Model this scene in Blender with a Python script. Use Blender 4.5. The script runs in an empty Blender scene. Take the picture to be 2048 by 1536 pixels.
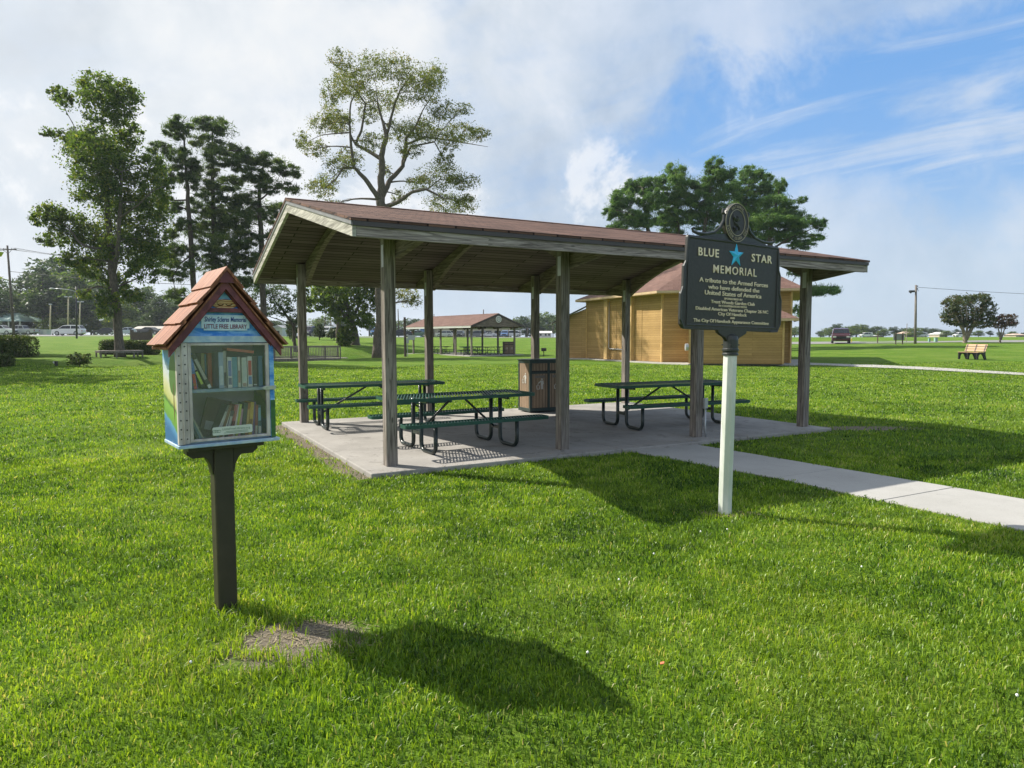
import bpy, math, random
import numpy as np
from mathutils import Vector, Matrix
R = math.radians
S = bpy.context.scene
C = S.collection
random.seed(7)

# ------------------------------------------------------------------ camera
EYE = 1.6; FP = 1361.86; PITCH = 0.0674; ROLL = -0.0023
_f = Vector((0, math.cos(PITCH), -math.sin(PITCH)))
_u = Vector((0, math.sin(PITCH), math.cos(PITCH)))
_r = Vector((1, 0, 0))
CR = _r*math.cos(ROLL) + _u*math.sin(ROLL)
CU = -_r*math.sin(ROLL) + _u*math.cos(ROLL)
cd = bpy.data.cameras.new("camera"); cam = bpy.data.objects.new("camera", cd); C.objects.link(cam)
cd.sensor_width = 36; cd.lens = FP/2048*36; cd.clip_start = 0.05; cd.clip_end = 6000
m = Matrix((CR, CU, -_f)).transposed().to_4x4(); m.translation = (0, 0, EYE)
cam.matrix_world = m
S.camera = cam

# ------------------------------------------------------------------ world, sun, exposure
SUN_AZ = R(156); SUN_EL = R(41)
SUN = Vector((math.cos(SUN_AZ)*math.cos(SUN_EL), math.sin(SUN_AZ)*math.cos(SUN_EL), math.sin(SUN_EL)))
S.view_settings.view_transform = 'Standard'; S.view_settings.look = 'None'
S.view_settings.exposure = 0.72; S.view_settings.gamma = 1
S.view_settings.use_curve_mapping = False
sl = bpy.data.lights.new("sun", 'SUN'); sl.energy = 5.0; sl.angle = R(0.55); sl.color = (1, .94, .84)
so = bpy.data.objects.new("sun", sl); C.objects.link(so)
so.rotation_euler = SUN.to_track_quat('Z', 'Y').to_euler(); so.location = (-20, 10, 30)

class NT:
    """small node-building helper"""
    def __init__(s, tree): s.t = tree; s.n = tree.nodes; s.l = tree.links
    def new(s, typ, **kw):
        n = s.n.new(typ)
        for k, v in kw.items(): setattr(n, k, v)
        return n
    def put(s, sock, v):
        if isinstance(v, bpy.types.NodeSocket): s.l.new(v, sock)
        elif v is not None: sock.default_value = v
    def math(s, op, a, b=None, c=None, clamp=False):
        n = s.new('ShaderNodeMath', operation=op, use_clamp=clamp)
        s.put(n.inputs[0], a); s.put(n.inputs[1], b); s.put(n.inputs[2], c)
        return n.outputs[0]
    def vmath(s, op, a, b=None):
        n = s.new('ShaderNodeVectorMath', operation=op)
        s.put(n.inputs[0], a); s.put(n.inputs[1], b)
        return n.outputs[0]
    def sep(s, v):
        n = s.new('ShaderNodeSeparateXYZ'); s.put(n.inputs[0], v); return n.outputs
    def comb(s, x, y, z):
        n = s.new('ShaderNodeCombineXYZ'); s.put(n.inputs[0], x); s.put(n.inputs[1], y); s.put(n.inputs[2], z)
        return n.outputs[0]
    def noise(s, vec, scale=5, detail=4, rough=.55, dist=0, out=0):
        n = s.new('ShaderNodeTexNoise'); s.put(n.inputs['Vector'], vec); s.put(n.inputs['Scale'], scale)
        n.inputs['Detail'].default_value = detail; n.inputs['Roughness'].default_value = rough
        n.inputs['Distortion'].default_value = dist
        return n.outputs[out]
    def ramp(s, fac, stops, interp='LINEAR'):
        n = s.new('ShaderNodeValToRGB'); n.color_ramp.interpolation = interp
        e = n.color_ramp.elements
        while len(e) < len(stops): e.new(.5)
        for q, (p, c) in zip(e, stops):
            q.position = p; q.color = (c[0], c[1], c[2], 1) if not isinstance(c, (int, float)) else (c, c, c, 1)
        s.put(n.inputs[0], fac); return n.outputs[0]
    def sstep(s, v, a, b, lo=0., hi=1.):
        n = s.new('ShaderNodeMapRange', interpolation_type='SMOOTHSTEP')
        for i, q in enumerate((v, a, b, lo, hi)): s.put(n.inputs[i], q)
        return n.outputs[0]
    def mix(s, fac, a, b, mode='MIX'):
        n = s.new('ShaderNodeMix', data_type='RGBA', blend_type=mode)
        s.put(n.inputs[0], fac)
        for i, v in ((6, a), (7, b)):
            if isinstance(v, (tuple, list)) and len(v) == 3: v = (*v, 1)
            s.put(n.inputs[i], v)
        return n.outputs[2]

W = bpy.data.worlds.new("World"); S.world = W; W.use_nodes = True
w = NT(W.node_tree); W.node_tree.nodes.clear()
sky = w.new('ShaderNodeTexSky', sky_type='NISHITA', sun_disc=False)
sky.sun_elevation = SUN_EL; sky.sun_rotation = R(90) - SUN_AZ + 2*math.pi
sky.air_density = 1.0; sky.dust_density = 1.0; sky.ozone_density = 1.2
tc = w.new('ShaderNodeTexCoord')
dx, dy, dz = w.sep(tc.outputs['Generated'])
D = tc.outputs['Generated']
def wdot(v):
    n = w.new('ShaderNodeVectorMath', operation='DOT_PRODUCT'); w.put(n.inputs[0], D); n.inputs[1].default_value = Vector(v).normalized(); return n.outputs[1]
def edge(a, c): return Vector(c).cross(Vector(a)).normalized()
# great circles that bound the open blue band rising to the right, and the wind direction
up_n = edge((.10, 1, .295), (.752, 1, .495)); lo_n = edge((.10, 1, .25), (.752, 1, .195)); along = Vector((.752, 1, .46)).normalized()-Vector((.12, 1, .29)).normalized()
du = wdot(up_n); dl = wdot(lo_n)
wob = w.noise(D, 3.4, 6, .6, .4)
fine = w.noise(D, 9.0, 8, .66, .3)
streak = w.noise(w.comb(w.math('MULTIPLY', wdot(along), 2.4), w.math('MULTIPLY', du, 15), w.math('MULTIPLY', dy, 1.5)), 1.0, 8, .62, .8)
wv_ = w.math('ADD', w.math('MULTIPLY', w.math('SUBTRACT', wob, .5), .32), w.math('MULTIPLY', w.math('SUBTRACT', fine, .5), .16))
below = w.sstep(w.math('ADD', du, wv_), .035, -.045)
above = w.sstep(w.math('ADD', dl, wv_), -.03, .05)
gap = w.math('MULTIPLY', below, above)
gap = w.math('MULTIPLY', gap, w.sstep(dx, .06, .22))
thin = w.sstep(streak, .46, .70)
n3 = w.noise(D, 6.0, 9, .60, .3)
soft = w.noise(D, 2.3, 8, .60, .4)
shade = w.math('ADD', w.math('MULTIPLY', soft, .55), w.math('MULTIPLY', n3, .45))
ccol = w.ramp(shade, [(.39, (.50, .57, .66)), (.46, (.61, .68, .76)), (.53, (.73, .78, .84)), (.60, (.84, .86, .88))])
blue = w.ramp(dz, [(0, (.52, .68, .84)), (.09, (.46, .65, .87)), (.22, (.23, .48, .89)), (.40, (.15, .40, .85))])
blue = w.mix(w.sstep(dx, .15, -.45), blue, (.56, .68, .84))
skymix = w.mix(.15, blue, w.mix(1, sky.outputs[0], (.10, .10, .10), 'MULTIPLY'))
# cover: heavy on the left and centre, thin veil low on the right
veil = w.sstep(dx, -.1, .45, .96, .58)
cover = w.math('MULTIPLY', veil, w.sstep(w.math('ADD', w.math('ADD', soft, w.math('MULTIPLY', streak, .4)), w.math('MULTIPLY', fine, .3)), .54, .90, .30, 1))
cover = w.math('MULTIPLY', cover, w.sstep(dz, .0, .13, .55, 1))
cover = w.math('MULTIPLY', cover, w.math('SUBTRACT', 1, w.math('MULTIPLY', gap, .97)))
cover = w.math('MAXIMUM', cover, w.math('MULTIPLY', w.math('MULTIPLY', gap, thin), .62))
col = w.mix(cover, skymix, ccol)
# brighter heaped tops in the middle distance
cum = w.math('MULTIPLY', w.sstep(n3, .50, .58), w.math('MULTIPLY', w.sstep(dz, .10, .17), w.sstep(dz, .34, .24)))
cum = w.math('MULTIPLY', cum, w.math('MULTIPLY', w.sstep(dx, .42, .26), w.math('SUBTRACT', 1, w.math('MULTIPLY', below, w.sstep(dx, .2, .34)))))
col = w.mix(w.math('MULTIPLY', cum, .6), col, (.95, .955, .965))
dn = w.new('ShaderNodeVectorMath', operation='DOT_PRODUCT'); w.put(dn.inputs[0], tc.outputs['Generated']); dn.inputs[1].default_value = SUN
col = w.mix(w.sstep(dn.outputs[1], .35, 1.0, 0, .28), col, (1.15, 1.12, 1.05))
bg = w.new('ShaderNodeBackground'); w.put(bg.inputs[0], col); bg.inputs[1].default_value = .63
wo = w.new('ShaderNodeOutputWorld'); w.l.new(bg.outputs[0], wo.inputs[0])

# ------------------------------------------------------------------ geometry helpers
def lerp(a, b, t): return a+(b-a)*t
TY = [-200, 0, 28, 36, 47, 60, 80, 113, 125, 200, 400, 2500]
TX = [0, 330, 680, 950, 1350, 1850]
TZ = [[0, 0, .0, .26, .45, .75, 1.2, 2.0, 2.35, 2.8, 3, 3],
      [0, 0, .0, .12, .35, .60, 1.2, 2.0, 2.3, 2.8, 3, 3],
      [0, 0, 0, 0, -.05, -.08, .9, 1.7, 1.85, 2.2, 2.4, 2.4],
      [0, 0, 0, 0, 0, 0, .15, 1.35, 1.65, 1.9, 2, 2],
      [0, 0, 0, 0, 0, .05, .35, 1.1, 1.3, 1.6, 1.7, 1.7],
      [0, 0, 0, .04, .22, .50, .93, 1.3, 1.4, 1.55, 1.6, 1.6]]
DITCH = [(-24, 40), (-19, 52), (-16, 62), (-13, 72), (-2, 76), (14, 80), (30, 86)]
def hills(x, y):
    x = np.asarray(x, float); y = np.asarray(y, float)
    p = 1024+FP*x/np.maximum(y, 12)
    cols = [np.interp(y, TY, r) for r in TZ]
    z = cols[0].copy() if hasattr(cols[0], 'copy') else cols[0]
    for i in range(len(TX)-1):
        t = np.clip((p-TX[i])/(TX[i+1]-TX[i]), 0, 1); t = t*t*(3-2*t)
        z = z+(cols[i+1]-cols[i])*t
    d = np.full(np.shape(z), 1e9)
    for (a, b), (c, e) in zip(DITCH[:-1], DITCH[1:]):
        vx, vy = c-a, e-b; t = np.clip(((x-a)*vx+(y-b)*vy)/(vx*vx+vy*vy), 0, 1)
        d = np.minimum(d, np.hypot(x-a-t*vx, y-b-t*vy))
    z = z-.95*np.exp(-(d/2.6)**2)
    far = np.clip((y-10)/30, 0, 1)
    z = z+far*.05*(np.sin(x*.23+1)*np.sin(y*.19)+.5*np.sin(x*.51)*np.cos(y*.37+2))
    return z
def H(x, y): return float(hills(x, y))
def ray(px, py): return _f+CR*((px-1024)/FP)-CU*((py-768)/FP)
def atY(px, py, Y):
    d = ray(px, py); return Vector((0, 0, EYE))+d*(Y/d.y)
def atZ(px, py, z):
    d = ray(px, py); return Vector((0, 0, EYE))+d*((z-EYE)/d.z)
def G(px, Y):
    """ground point seen in column px at depth Y"""
    x = (px-1024)/FP*Y; return Vector((x, Y, H(x, Y)))

class MB:
    def __init__(s): s.v = []; s.f = []
    def add(s, vs, fs):
        o = len(s.v); s.v += [tuple(q) for q in vs]; s.f += [tuple(i+o for i in q) for q in fs]; return s
    def box(s, c, d, rz=0, mat=None):
        x, y, z = d[0]/2, d[1]/2, d[2]/2
        vs = [Vector((i*x, j*y, k*z)) for k in (-1, 1) for j in (-1, 1) for i in (-1, 1)]
        m = mat or Matrix.Rotation(rz, 3, 'Z')
        return s.add([m@q+Vector(c) for q in vs], [(0, 2, 3, 1), (4, 5, 7, 6), (0, 1, 5, 4), (2, 6, 7, 3), (0, 4, 6, 2), (1, 3, 7, 5)])
    def lohi(s, a, b):
        return s.box([(a[i]+b[i])/2 for i in range(3)], [abs(b[i]-a[i]) for i in range(3)])
    def beam(s, p0, p1, wd, ht, up=(0, 0, 1)):
        p0 = Vector(p0); p1 = Vector(p1); a = (p1-p0); L = a.length; a.normalize()
        sd = a.cross(Vector(up))
        if sd.length < 1e-4: sd = a.cross(Vector((0, 1, 0)))
        sd.normalize(); u = sd.cross(a)
        m = Matrix((a, -sd, u)).transposed()
        return s.box((p0+p1)/2, (L, wd, ht), mat=m)
    def tube(s, pts, r, n=8, cap=True):
        pts = [Vector(p) for p in pts]
        rs = [r]*len(pts) if isinstance(r, (int, float)) else list(r)
        prev = None; vs = []; fs = []
        for i, p in enumerate(pts):
            t = (pts[min(i+1, len(pts)-1)]-pts[max(i-1, 0)])
            if t.length < 1e-7: t = Vector((0, 0, 1))
            t.normalize()
            if prev is None:
                prev = t.cross(Vector((.31, .17, .93)));
                if prev.length < .05: prev = t.cross(Vector((1, 0, 0)))
            a = (prev-t*prev.dot(t)); a.normalize(); b = t.cross(a); prev = a
            for k in range(n):
                q = 2*math.pi*k/n; vs.append(p+(a*math.cos(q)+b*math.sin(q))*rs[i])
        for i in range(len(pts)-1):
            for k in range(n):
                fs.append((i*n+k, i*n+(k+1) % n, (i+1)*n+(k+1) % n, (i+1)*n+k))
        if cap:
            fs.append(tuple(range(n-1, -1, -1))); fs.append(tuple((len(pts)-1)*n+k for k in range(n)))
        return s.add(vs, fs)
    def prism(s, poly, o, A, B, D):
        """polygon (a,b) in the plane o + aA + bB, extruded by the vector D"""
        o, A, B, D = Vector(o), Vector(A), Vector(B), Vector(D)
        b = [o+A*p[0]+B*p[1] for p in poly]; n = len(b)
        fl = A.cross(B).dot(D) > 0
        fs = [tuple(range(n-1, -1, -1)), tuple(range(n, 2*n))]+[(i, (i+1) % n, n+(i+1) % n, n+i) for i in range(n)]
        if not fl: fs = [tuple(reversed(q)) for q in fs]
        return s.add(b+[q+D for q in b], fs)
    def lathe(s, prof, c=(0, 0, 0), n=16):
        vs = []; fs = []
        for (r, z) in prof:
            for k in range(n):
                q = 2*math.pi*k/n; vs.append((c[0]+r*math.cos(q), c[1]+r*math.sin(q), c[2]+z))
        for i in range(len(prof)-1):
            for k in range(n): fs.append((i*n+k, i*n+(k+1) % n, (i+1)*n+(k+1) % n, (i+1)*n+k))
        fs.append(tuple(range(n-1, -1, -1))); fs.append(tuple((len(prof)-1)*n+k for k in range(n)))
        return s.add(vs, fs)
    def build(s, name, mat, parent=None, smooth=False, bevel=0, **kw):
        me = bpy.data.meshes.new(name); me.from_pydata(s.v, [], s.f); me.update()
        if len(s.f) < 40000:
            uv = me.uv_layers.new(name='UVMap').data
            for p in me.polygons:
                nn = p.normal
                if abs(nn.z) > .995: t = Vector((1, 0, 0)); b = Vector((0, 1, 0))
                else:
                    t = Vector((0, 0, 1)).cross(nn); t.normalize(); b = nn.cross(t)
                for li in p.loop_indices:
                    q = me.vertices[me.loops[li].vertex_index].co; uv[li].uv = (q.dot(t), q.dot(b))
        if mat: me.materials.append(mat)
        if smooth: me.polygons.foreach_set('use_smooth', [True]*len(me.polygons))
        return link(name, me, parent, bevel, **kw)
def link(name, me, parent=None, bevel=0, label=None, cat=None, group=None, kind=None):
    o = bpy.data.objects.new(name, me); C.objects.link(o)
    if parent is not None: o.parent = parent
    if bevel:
        b = o.modifiers.new('bevel', 'BEVEL'); b.width = bevel; b.segments = 2; b.limit_method = 'ANGLE'
    tag(o, label, cat, group, kind); return o
def tag(o, label=None, cat=None, group=None, kind=None):
    for k, v in (('label', label), ('category', cat), ('group', group), ('kind', kind)):
        if v: o[k] = v
    return o
def thing(name, label, cat, loc=(0, 0, 0), rz=0, group=None):
    o = bpy.data.objects.new(name, None); C.objects.link(o)
    o.location = loc; o.rotation_euler = (0, 0, rz); o.empty_display_size = .2
    return tag(o, label, cat, group)
def dup(o, loc=None, rz=None, label=None, parent=None, group=None, scale=None):
    c = o.copy(); C.objects.link(c)
    if parent is not None: c.parent = parent
    if loc is not None: c.location = loc
    if rz is not None: c.rotation_euler = (0, 0, rz)
    if scale is not None: c.scale = scale if hasattr(scale, '__len__') else (scale,)*3
    if label: c['label'] = label
    if group: c['group'] = group
    for ch in list(o.children): dup(ch, parent=c)
    return c
def npmesh(name, verts, quads, mat, attr=None, parent=None, **kw):
    verts = np.asarray(verts, np.float32); quads = np.asarray(quads, np.int32)
    k = quads.shape[1]; me = bpy.data.meshes.new(name)
    me.vertices.add(len(verts)); me.vertices.foreach_set('co', verts.ravel())
    me.loops.add(quads.size); me.loops.foreach_set('vertex_index', quads.ravel())
    me.polygons.add(len(quads)); me.polygons.foreach_set('loop_start', np.arange(0, quads.size, k, dtype=np.int32))
    me.update(calc_edges=True)
    if attr is not None:
        a = me.attributes.new('tint', 'FLOAT', 'POINT'); a.data.foreach_set('value', np.asarray(attr, np.float32))
    me.materials.append(mat)
    return link(name, me, parent, **kw)

# ------------------------------------------------------------------ materials
def newmat(name):
    m = bpy.data.materials.new(name); m.use_nodes = True; t = NT(m.node_tree); t.n.clear()
    o = t.new('ShaderNodeOutputMaterial'); b = t.new('ShaderNodeBsdfPrincipled'); t.l.new(b.outputs[0], o.inputs[0])
    t.b = b; t.o = o; t.m = m; return t
def bump(t, h, strength=.3, dist=.01):
    n = t.new('ShaderNodeBump'); n.inputs['Strength'].default_value = strength; n.inputs['Distance'].default_value = dist
    t.put(n.inputs['Height'], h); t.l.new(n.outputs[0], t.b.inputs['Normal'])
def coords(t, kind='Object', scale=(1, 1, 1), rot=(0, 0, 0)):
    c = t.new('ShaderNodeTexCoord'); mp = t.new('ShaderNodeMapping')
    mp.inputs['Scale'].default_value = scale; mp.inputs['Rotation'].default_value = rot
    t.l.new(c.outputs[kind], mp.inputs[0]); return mp.outputs[0]
def paint(name, col, var=.12, scale=6, rough=.5, metal=0, bmp=.05, coord='Object', spec=.5, aniso=(1, 1, 1)):
    t = newmat(name); c = coords(t, coord, aniso)
    n = t.noise(c, scale, 5, .6)
    a = tuple(x*(1-var) for x in col); b = tuple(min(1, x*(1+var)) for x in col)
    t.put(t.b.inputs['Base Color'], t.ramp(n, [(.3, a), (.7, b)]))
    t.b.inputs['Roughness'].default_value = rough; t.b.inputs['Metallic'].default_value = metal
    t.b.inputs['Specular IOR Level'].default_value = spec
    if bmp: bump(t, t.noise(c, scale*4, 4, .6), bmp, .005)
    return t.m
def wood(name, c1, c2, vertical=False, grain=22, rough=.8, dark=.35, tint=None):
    """weathered timber, grain along U (or along V when vertical), dark cracks and knots"""
    t = newmat(name); sc = (1.3, grain, 1) if not vertical else (grain, 1.3, 1)
    c = coords(t, 'UV', sc); ob = coords(t, 'Object')
    n = t.noise(c, 1.0, 6, .62, 1.6); f = t.noise(c, 5.0, 3, .6)
    rings = t.math('FRACT', t.math('MULTIPLY', t.noise(c, .35, 2, .4, .8), 9))
    col = t.ramp(n, [(.36, tuple(q*.62 for q in c1)), (.5, tuple((p+q)/2 for p, q in zip(c1, c2))), (.64, tuple(q*1.15 for q in c2))])
    col = t.mix(t.math('MULTIPLY', t.sstep(rings, .6, 1.0), .6), col, tuple(x*dark for x in c1))
    col = t.mix(t.math('MULTIPLY', t.sstep(f, .60, .72), .4), col, tuple(x*dark for x in c1))
    if tint: col = t.mix(t.math('MULTIPLY', t.sstep(t.noise(ob, 1.7, 3, .6), .45, .7), .55), col, tint)
    v = t.new('ShaderNodeTexVoronoi'); t.put(v.inputs['Vector'], coords(t, 'UV', (1.4, 4, 1) if not vertical else (4, 1.4, 1))); v.inputs['Scale'].default_value = 1.3
    col = t.mix(t.math('MULTIPLY', t.sstep(v.outputs[0], .09, .04), .7), col, tuple(x*.3 for x in c1))
    t.put(t.b.inputs['Base Color'], col); t.b.inputs['Roughness'].default_value = rough
    t.b.inputs['Specular IOR Level'].default_value = .25
    bump(t, t.math('ADD', n, t.math('MULTIPLY', f, .5)), .5, .006)
    return t.m
def brick(name, c1, c2, mortar, bw, bh, ms=.006, rough=.85, bstr=.5, bias=0, grain=None, off=.5, var=None, sq=1):
    t = newmat(name); c = coords(t, 'UV')
    b = t.new('ShaderNodeTexBrick', offset=off, squash=sq)
    t.put(b.inputs['Vector'], c); b.inputs['Scale'].default_value = 1
    b.inputs['Color1'].default_value = (*c1, 1); b.inputs['Color2'].default_value = (*c2, 1); b.inputs['Mortar'].default_value = (*mortar, 1)
    b.inputs['Brick Width'].default_value = bw; b.inputs['Row Height'].default_value = bh
    b.inputs['Mortar Size'].default_value = ms; b.inputs['Mortar Smooth'].default_value = .2; b.inputs['Bias'].default_value = bias
    col = b.outputs[0]
    g = t.noise(coords(t, 'UV', grain or (1, 1, 1)), 3 if grain else 60, 5, .65, .6)
    col = t.mix(.55, col, t.ramp(g, [(.3, .35), (.75, 1.0)]), 'MULTIPLY') if grain else t.mix(.5, col, t.ramp(g, [(.3, .5), (.75, 1.0)]), 'MULTIPLY')
    lg = t.noise(c, .7, 4, .6)
    col = t.mix(.4, col, t.ramp(lg, [(.35, .62), (.65, 1.0)]), 'MULTIPLY')
    t.put(t.b.inputs['Base Color'], col); t.b.inputs['Roughness'].default_value = rough
    t.b.inputs['Specular IOR Level'].default_value = .2
    bump(t, t.math('ADD', t.math('MULTIPLY', b.outputs[1], -1), t.math('MULTIPLY', g, .3)), bstr, .01)
    return t.m
def foliage(name, dark, light, hue=None, trans=.45, gloss=.35):
    """leaf: diffuse front plus light let through; tint attribute varies leaf to leaf"""
    t = newmat(name); a = t.new('ShaderNodeAttribute', attribute_name='tint')
    col = t.ramp(a.outputs['Fac'], [(0, dark), (.75, light), (1, hue or light)])
    t.put(t.b.inputs['Base Color'], col); t.b.inputs['Roughness'].default_value = .55
    t.b.inputs['Specular IOR Level'].default_value = gloss
    tr = t.new('ShaderNodeBsdfTranslucent'); t.put(tr.inputs[0], t.mix(1, col, (1.15, 1.2, .55), 'MULTIPLY'))
    mx = t.new('ShaderNodeMixShader'); mx.inputs[0].default_value = trans
    t.l.new(t.b.outputs[0], mx.inputs[1]); t.l.new(tr.outputs[0], mx.inputs[2]); t.l.new(mx.outputs[0], t.o.inputs[0])
    return t.m

PO_ = (-1.6039, 7.6649)
def ground_mat():
    t = newmat('lawn'); c = coords(t)
    n1 = t.noise(c, .35, 5, .6); n2 = t.noise(c, 3.0, 5, .65); n3 = t.noise(c, 38, 4, .7)
    st = t.noise(coords(t, 'Object', (1, .25, 1)), 1.2, 4, .6)
    col = t.ramp(n3, [(.30, (.035, .085, .010)), (.50, (.12, .225, .016)), (.70, (.27, .39, .035))])
    n4 = t.noise(coords(t, 'Object', (1, .6, 1)), 7, 4, .75)
    col = t.mix(.6, col, t.ramp(n4, [(.36, .45), (.62, 1.0)]), 'MULTIPLY')
    col = t.mix(.5, col, t.ramp(n2, [(.3, .55), (.7, 1.0)]), 'MULTIPLY')
    col = t.mix(t.sstep(n1, .42, .66, 0, .5), col, (.19, .25, .045))
    col = t.mix(t.sstep(st, .45, .7, 0, .35), col, (.08, .19, .015))
    x, y, z = t.sep(c)
    ell = lambda cx, cy, rx, ry: t.math('SQRT', t.math('ADD', t.math('POWER', t.math('DIVIDE', t.math('SUBTRACT', x, cx), rx), 2), t.math('POWER', t.math('DIVIDE', t.math('SUBTRACT', y, cy), ry), 2)))
    wob = t.math('MULTIPLY', t.math('SUBTRACT', t.noise(c, 9, 4, .6), .5), 1.0)
    bare = t.math('MINIMUM', ell(-1.15, 3.50, .36, .31), ell(1.98, 6.10, .30, .11))
    bare = t.math('MINIMUM', bare, ell(6.2, 11.9, 1.1, .28))
    us = t.math('ADD', t.math('MULTIPLY', t.math('SUBTRACT', x, PO_[0]), math.cos(.5009)), t.math('MULTIPLY', t.math('SUBTRACT', y, PO_[1]), math.sin(.5009)))
    vs = t.math('SUBTRACT', t.math('MULTIPLY', t.math('SUBTRACT', y, PO_[1]), math.cos(.5009)), t.math('MULTIPLY', t.math('SUBTRACT', x, PO_[0]), math.sin(.5009)))
    bd_ = t.math('MULTIPLY', t.math('MULTIPLY', t.sstep(us, -.42, -.12), t.sstep(us, .6, .3)), t.math('MULTIPLY', t.sstep(vs, -.1, .1), t.sstep(vs, 5.8, 5.4)))
    mk = t.math('MAXIMUM', t.sstep(t.math('ADD', bare, wob), 1.15, .75), t.sstep(t.math('ADD', bd_, wob), .55, .9))
    soil = t.ramp(t.noise(c, 45, 5, .7), [(.3, (.12, .10, .072)), (.55, (.24, .205, .155)), (.72, (.42, .37, .27))])
    col = t.mix(mk, col, soil)
    t.put(t.b.inputs['Base Color'], col); t.b.inputs['Roughness'].default_value = .9
    t.b.inputs['Specular IOR Level'].default_value = .1
    bump(t, t.math('ADD', n3, n2), .9, .05)
    return t.m
def concrete(name, a, b, rough=.85, stain=.4):
    t = newmat(name); c = coords(t)
    n1 = t.noise(c, 1.1, 6, .62); n2 = t.noise(c, 90, 3, .7); n3 = t.noise(c, 4.5, 6, .7, .6)
    col = t.ramp(n1, [(.3, a), (.7, b)])
    col = t.mix(.35, col, t.ramp(n2, [(.25, .55), (.6, 1.0)]), 'MULTIPLY')
    col = t.mix(t.sstep(n3, .52, .72, 0, stain), col, tuple(q*.55 for q in a))
    sp = t.noise(c, 26, 2, .5); col = t.mix(t.sstep(sp, .74, .78, 0, .6), col, tuple(q*.3 for q in a))
    t.put(t.b.inputs['Base Color'], col); t.b.inputs['Roughness'].default_value = rough
    t.b.inputs['Specular IOR Level'].default_value = .25
    bump(t, t.math('ADD', n2, n3), .25, .004); return t.m

M = {}
M['lawn'] = ground_mat()
M['slab'] = concrete('slab_concrete', (.255, .242, .222), (.40, .38, .352), stain=.75)
M['path'] = concrete('path_concrete', (.345, .335, .31), (.41, .40, .375), stain=.18)
M['path2'] = concrete('old_path_concrete', (.36, .35, .32), (.46, .44, .41))
M['asphalt'] = concrete('asphalt', (.20, .195, .185), (.27, .265, .25))
M['post'] = wood('weathered_post', (.150, .127, .110), (.30, .265, .235), True, 26, tint=(.135, .122, .095))
M['fascia'] = wood('weathered_fascia', (.215, .180, .165), (.385, .335, .31), False, 24, dark=.3)
M['rake'] = wood('pale_rake_board', (.33, .315, .27), (.46, .445, .39), False, 18, dark=.6)
M['rafter'] = wood('mossy_rafter', (.150, .120, .100), (.24, .195, .165), False, 16, tint=(.145, .125, .090))
M['soffit'] = brick('soffit_planks', (.130, .092, .106), (.218, .160, .176), (.022, .018, .017), 2.3, .14, .011, grain=(1.2, 22, 1), bstr=.8)
M['shingle'] = brick('red_brown_shingles', (.108, .061, .046), (.235, .132, .096), (.040, .022, .018), .33, .135, .013, bstr=.9, grain=(.9, 9, 1))
M['shingle_far'] = brick('russet_shingles', (.165, .098, .08), (.225, .135, .108), (.12, .06, .045), .6, .25, .012, bstr=.5)
M['drip'] = paint('dark_brown_drip_edge', (.055, .045, .045), rough=.45)
M['drip_pale'] = paint('aluminium_drip_edge', (.42, .41, .41), rough=.35, metal=.6)
M['table'] = paint('dark_green_coated_steel', (.012, .070, .050), .25, 30, rough=.42, bmp=.15)
M['frame'] = paint('black_green_tube', (.012, .022, .020), .3, 10, rough=.30)
M['siding'] = brick('golden_wood_siding', (.45, .285, .108), (.58, .375, .152), (.22, .13, .05), 3.2, .145, .006, grain=(1.5, 24, 1), bstr=.4, rough=.7)
M['trim'] = paint('golden_trim_board', (.50, .33, .13), .2, 4, rough=.7)
M['tan'] = paint('pale_tan_fascia', (.50, .37, .22), .15, 4)
M['galv'] = paint('galvanised_pipe', (.45, .46, .47), .1, 6, rough=.4, metal=.4)
M['white'] = paint('white_paint', (.74, .74, .72), .06, 5, rough=.45)
M['black'] = paint('black_paint', (.015, .015, .016), .3, 6, rough=.4)
M['bark'] = paint('grey_brown_bark', (.115, .095, .075), .5, 5, rough=.95, bmp=.8, aniso=(3, 3, .8))
M['bark2'] = paint('dark_pine_bark', (.080, .062, .050), .5, 5, rough=.95, bmp=.8, aniso=(3, 3, .8))
M['bark3'] = paint('tan_smooth_bark', (.22, .18, .14), .35, 5, rough=.8, bmp=.3)
M['leafA'] = foliage('broad_leaf', (.040, .078, .014), (.14, .21, .035), (.26, .26, .04), .5)
M['leafD'] = foliage('olive_leaf', (.075, .095, .022), (.17, .205, .045), (.30, .22, .06), .5)
M['leafE'] = foliage('bright_leaf', (.045, .085, .012), (.13, .19, .025), (.20, .22, .03), .5)
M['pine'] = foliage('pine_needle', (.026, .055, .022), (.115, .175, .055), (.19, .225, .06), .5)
M['pineR'] = foliage('bright_pine_needle', (.034, .085, .030), (.13, .235, .070), (.20, .29, .08), .45)  # brighter, greener needle colour for the pines behind the wooden building
M['farleaf'] = foliage('far_tree_leaf', (.026, .052, .018), (.070, .115, .034), (.12, .15, .04), .35)
M['hedge'] = foliage('hedge_leaf', (.025, .045, .012), (.065, .095, .026), (.12, .12, .05), .3)
M['myrtle'] = foliage('myrtle_leaf', (.030, .055, .016), (.090, .12, .032), (.17, .10, .04), .4)
M['myrtle2'] = foliage('reddish_myrtle_leaf', (.045, .035, .018), (.095, .070, .035), (.22, .075, .055), .35)
M['glass'] = paint('dark_window_glass', (.012, .016, .020), .2, 3, rough=.12, bmp=0, spec=.35)
M['tyre'] = paint('tyre_rubber', (.02, .02, .02), .2, 8, rough=.8)
M['rim'] = paint('alloy_rim', (.45, .45, .46), .1, 8, rough=.3, metal=.7)
M['lamp'] = paint('lamp_lens', (.6, .6, .58), .05, 5, rough=.15)
M['redlamp'] = paint('red_lens', (.4, .02, .02), .05, 5, rough=.2)
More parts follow.
